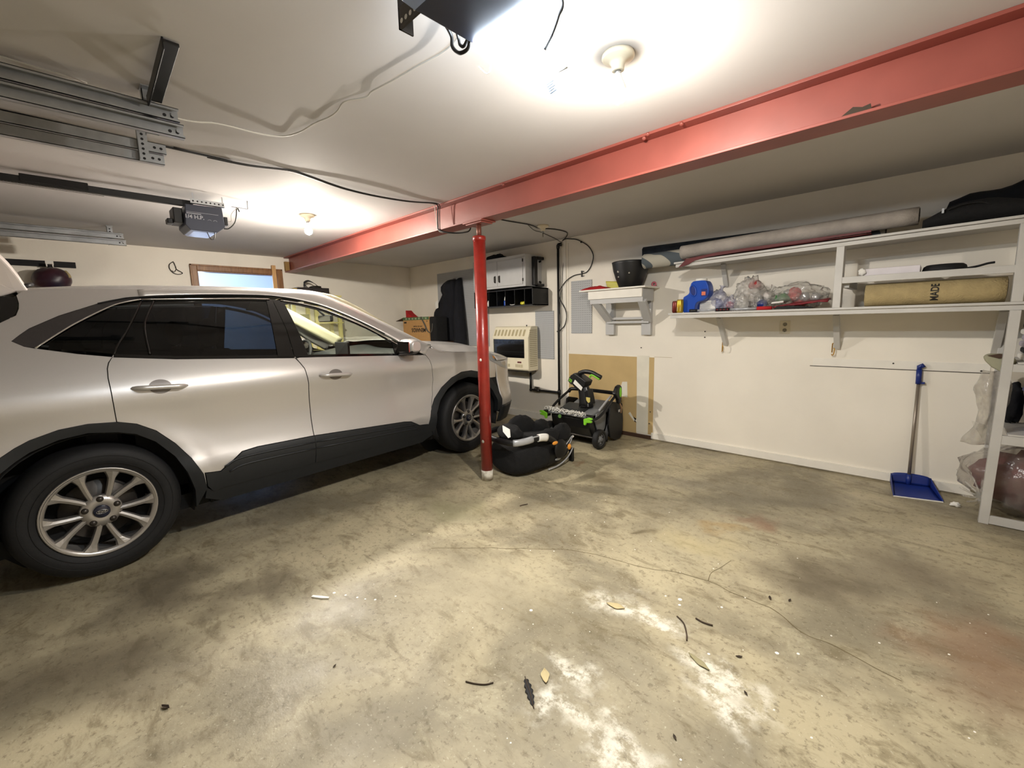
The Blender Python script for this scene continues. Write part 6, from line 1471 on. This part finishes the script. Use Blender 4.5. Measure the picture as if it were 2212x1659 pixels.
sw_ = L_(b, 'steering_wheel', M['blackm']); L_(MB().ell((-1.34,1.69,.985),(.065,.03,.055),16,10), 'wheel_pad', M['black'], sw_)
rm = L_(MB().box(-1.02,-.78,1.755,1.785,1.335,1.40), 'inside_mirror', M['blackm'], bev=.012); L_(MB().cyl((-.90,1.78,1.375),(-.90,1.70,1.45),.010), 'mirror_stem', M['blackm'], rm); L_(MB().box(-1.01,-.79,1.7525,1.7555,1.342,1.393), 'mirror_glass', M['chrome'], rm)
for mir in (False, True):
    def atrim(u, v_, mir=mir):
        y = 1.30+u*(2.22-1.30); z = pchip([1.3,1.46,1.649,1.899,2.181,2.30],[1.52,1.505,1.425,1.29,1.135,1.07], y); x = -.30+.10*u
        x = x-.035*v_; x = 2*CX-x if mir else x; return (x, y+.06*v_, z-.055+.10*v_)
    L_(MB().grid(atrim, 16, 3), 'pillar_lining', M['cream_in'], solid=.012)
    x0, x1 = (-.20,-.165); xa, xb = sorted((2*CX-x0, 2*CX-x1)) if mir else (x0, x1)
    L_(MB().box(xa,xb,.2,2.2,.36,1.02), 'door_lining', M['dull'])
def liner(u, v_):
    p = Vector(roof(.03+.94*u, .06+.88*v_)); return p-V(0,0,.030)
L_(MB().grid(liner, 20, 20), 'headlining', pm('grey_lining', (90,88,84), .9), solid=.006)
# --- wheels
def spoke_wheel():
    pass
def wheel(y, mir, steer=0.):
    sx = -1 if mir else 1
    X = 2*CX if mir else 0.
    P = lambda x, r, a: V(X+sx*x, y+r*math.cos(a), .352+r*math.sin(a))
    R = .231
    b = MB()
    ax = (sx,0,0)
    b.lathe([(R-.020,-.19),(R-.014,-.19),(R-.012,-.03),(R-.010,.004),(R,.010),(R+.004,.006),(R+.002,-.01)], (X,y,.352), ax, 72, caps=False)      # rim barrel and lip
    b.lathe([(R-.022,-.004),(R-.016,.008),(R-.006,.010)], (X,y,.352), ax, 72, caps=False)
    b.lathe([(.001,-.006),(.040,-.006),(.050,-.002),(.082,-.010),(.088,-.030),(.06,-.06)], (X,y,.352), ax, 40, caps=False)     # hub
    for k in range(5):
        for s in (-1, 1):
            a0 = PI/2+2*PI*k/5; rings = []
            for t in range(9):
                u = t/8; r = .062+u*(R-.016-.062)
                ac = a0 + s*(.46-.155*u**.8)        # spoke centre line, pairs straddle the nut axis
                wd = .013+.004*u+.022*max(0,u-.72)**1.3/.28**1.3*.9
                xo = -.012+.004*u+.014*u*u; th = .020+.012*u
                da = wd/r
                # face is ridged: two flat flanks
                rings.append([P(xo, r, ac-da*.75), P(xo+.004, r, ac), P(xo, r, ac+da*.75), P(xo-.012, r, ac+da), P(xo-th-.016, r, ac+da*.8), P(xo-th-.016, r, ac-da*.8), P(xo-.012, r, ac-da)])
            b.loft(rings, sm=False)
        # lug pad between hub and spokes
        a = PI/2+2*PI*k/5; b.lathe([(.020,-.022),(.019,-.010),(.0155,-.009)], P(0,.066,a)-V(0,0,0), ax, 16, caps=False)
    w_ = L_(b, 'wheel', M['alloy'])
    t = MB().lathe([(R-.004,-.20),(R+.03,-.212),(.325,-.212),(.342,-.19),(.352,-.15),(.3515,-.05),(.345,-.015),(.325,.008),(.30,.016),(R+.035,.014),(R+.012,.004),(R-.002,-.004)], (X,y,.352), ax, 96, caps=False)
    for rr_, xx in ((.262,.0155),(.30,.0165)): t.tube([P(xx,rr_,2*PI*j/72) for j in range(72)], .0016, 5, closed=True)
    L_(t, 'tyre', M['rubber'], w_)
    L_(MB().lathe([(.001,-.075),(.155,-.075),(.16,-.085),(.16,-.10),(.001,-.10)], (X,y,.352), ax, 48, caps=False), 'brake_disc', M['dsteel'], w_)
    L_(MB().lathe([(.001,-.12),(.20,-.12)], (X,y,.352), ax, 48, caps=False), 'wheel_back', M['dull'], w_, solid=.004)
    for k in range(5):
        a = PI/2+2*PI*k/5; L_(MB().lathe([(.0155,-.014),(.0155,-.004),(.012,.004),(.004,.0075),(.0005,.008)], P(0,.066,a), ax, 16), 'lug_nut', M['dsteel'], w_)
    c = L_(MB().lathe([(.034,-.008),(.034,.001),(.030,.004),(.0005,.006)], (X,y,.352), ax, 32), 'centre_cap', M['navy_cap'], w_)
    L_(MB().tube([V(X+sx*.0068, y+.022*math.cos(q), .352+.010*math.sin(q)) for q in [2*PI*j/28 for j in range(28)]], .0012, 5, closed=True), 'cap_emblem', M['chrome'], w_)
    fmx = Matrix(((0,0,sx,X+sx*.0066),(sx,0,0,y),(0,1,0,.352),(0,0,0,1)))
    text('cap_lettering', 'Ford', .016, M['chrome'], w_, fmx, ext=.0003, local=True)
    return w_
M['navy_cap'] = pm('navy_cap', (14,20,44), .2, coat=.5)
for y in (0., 2.71):
    for mir in (False, True): wheel(y, mir)
# ================================================================= (the lamps themselves light the room)
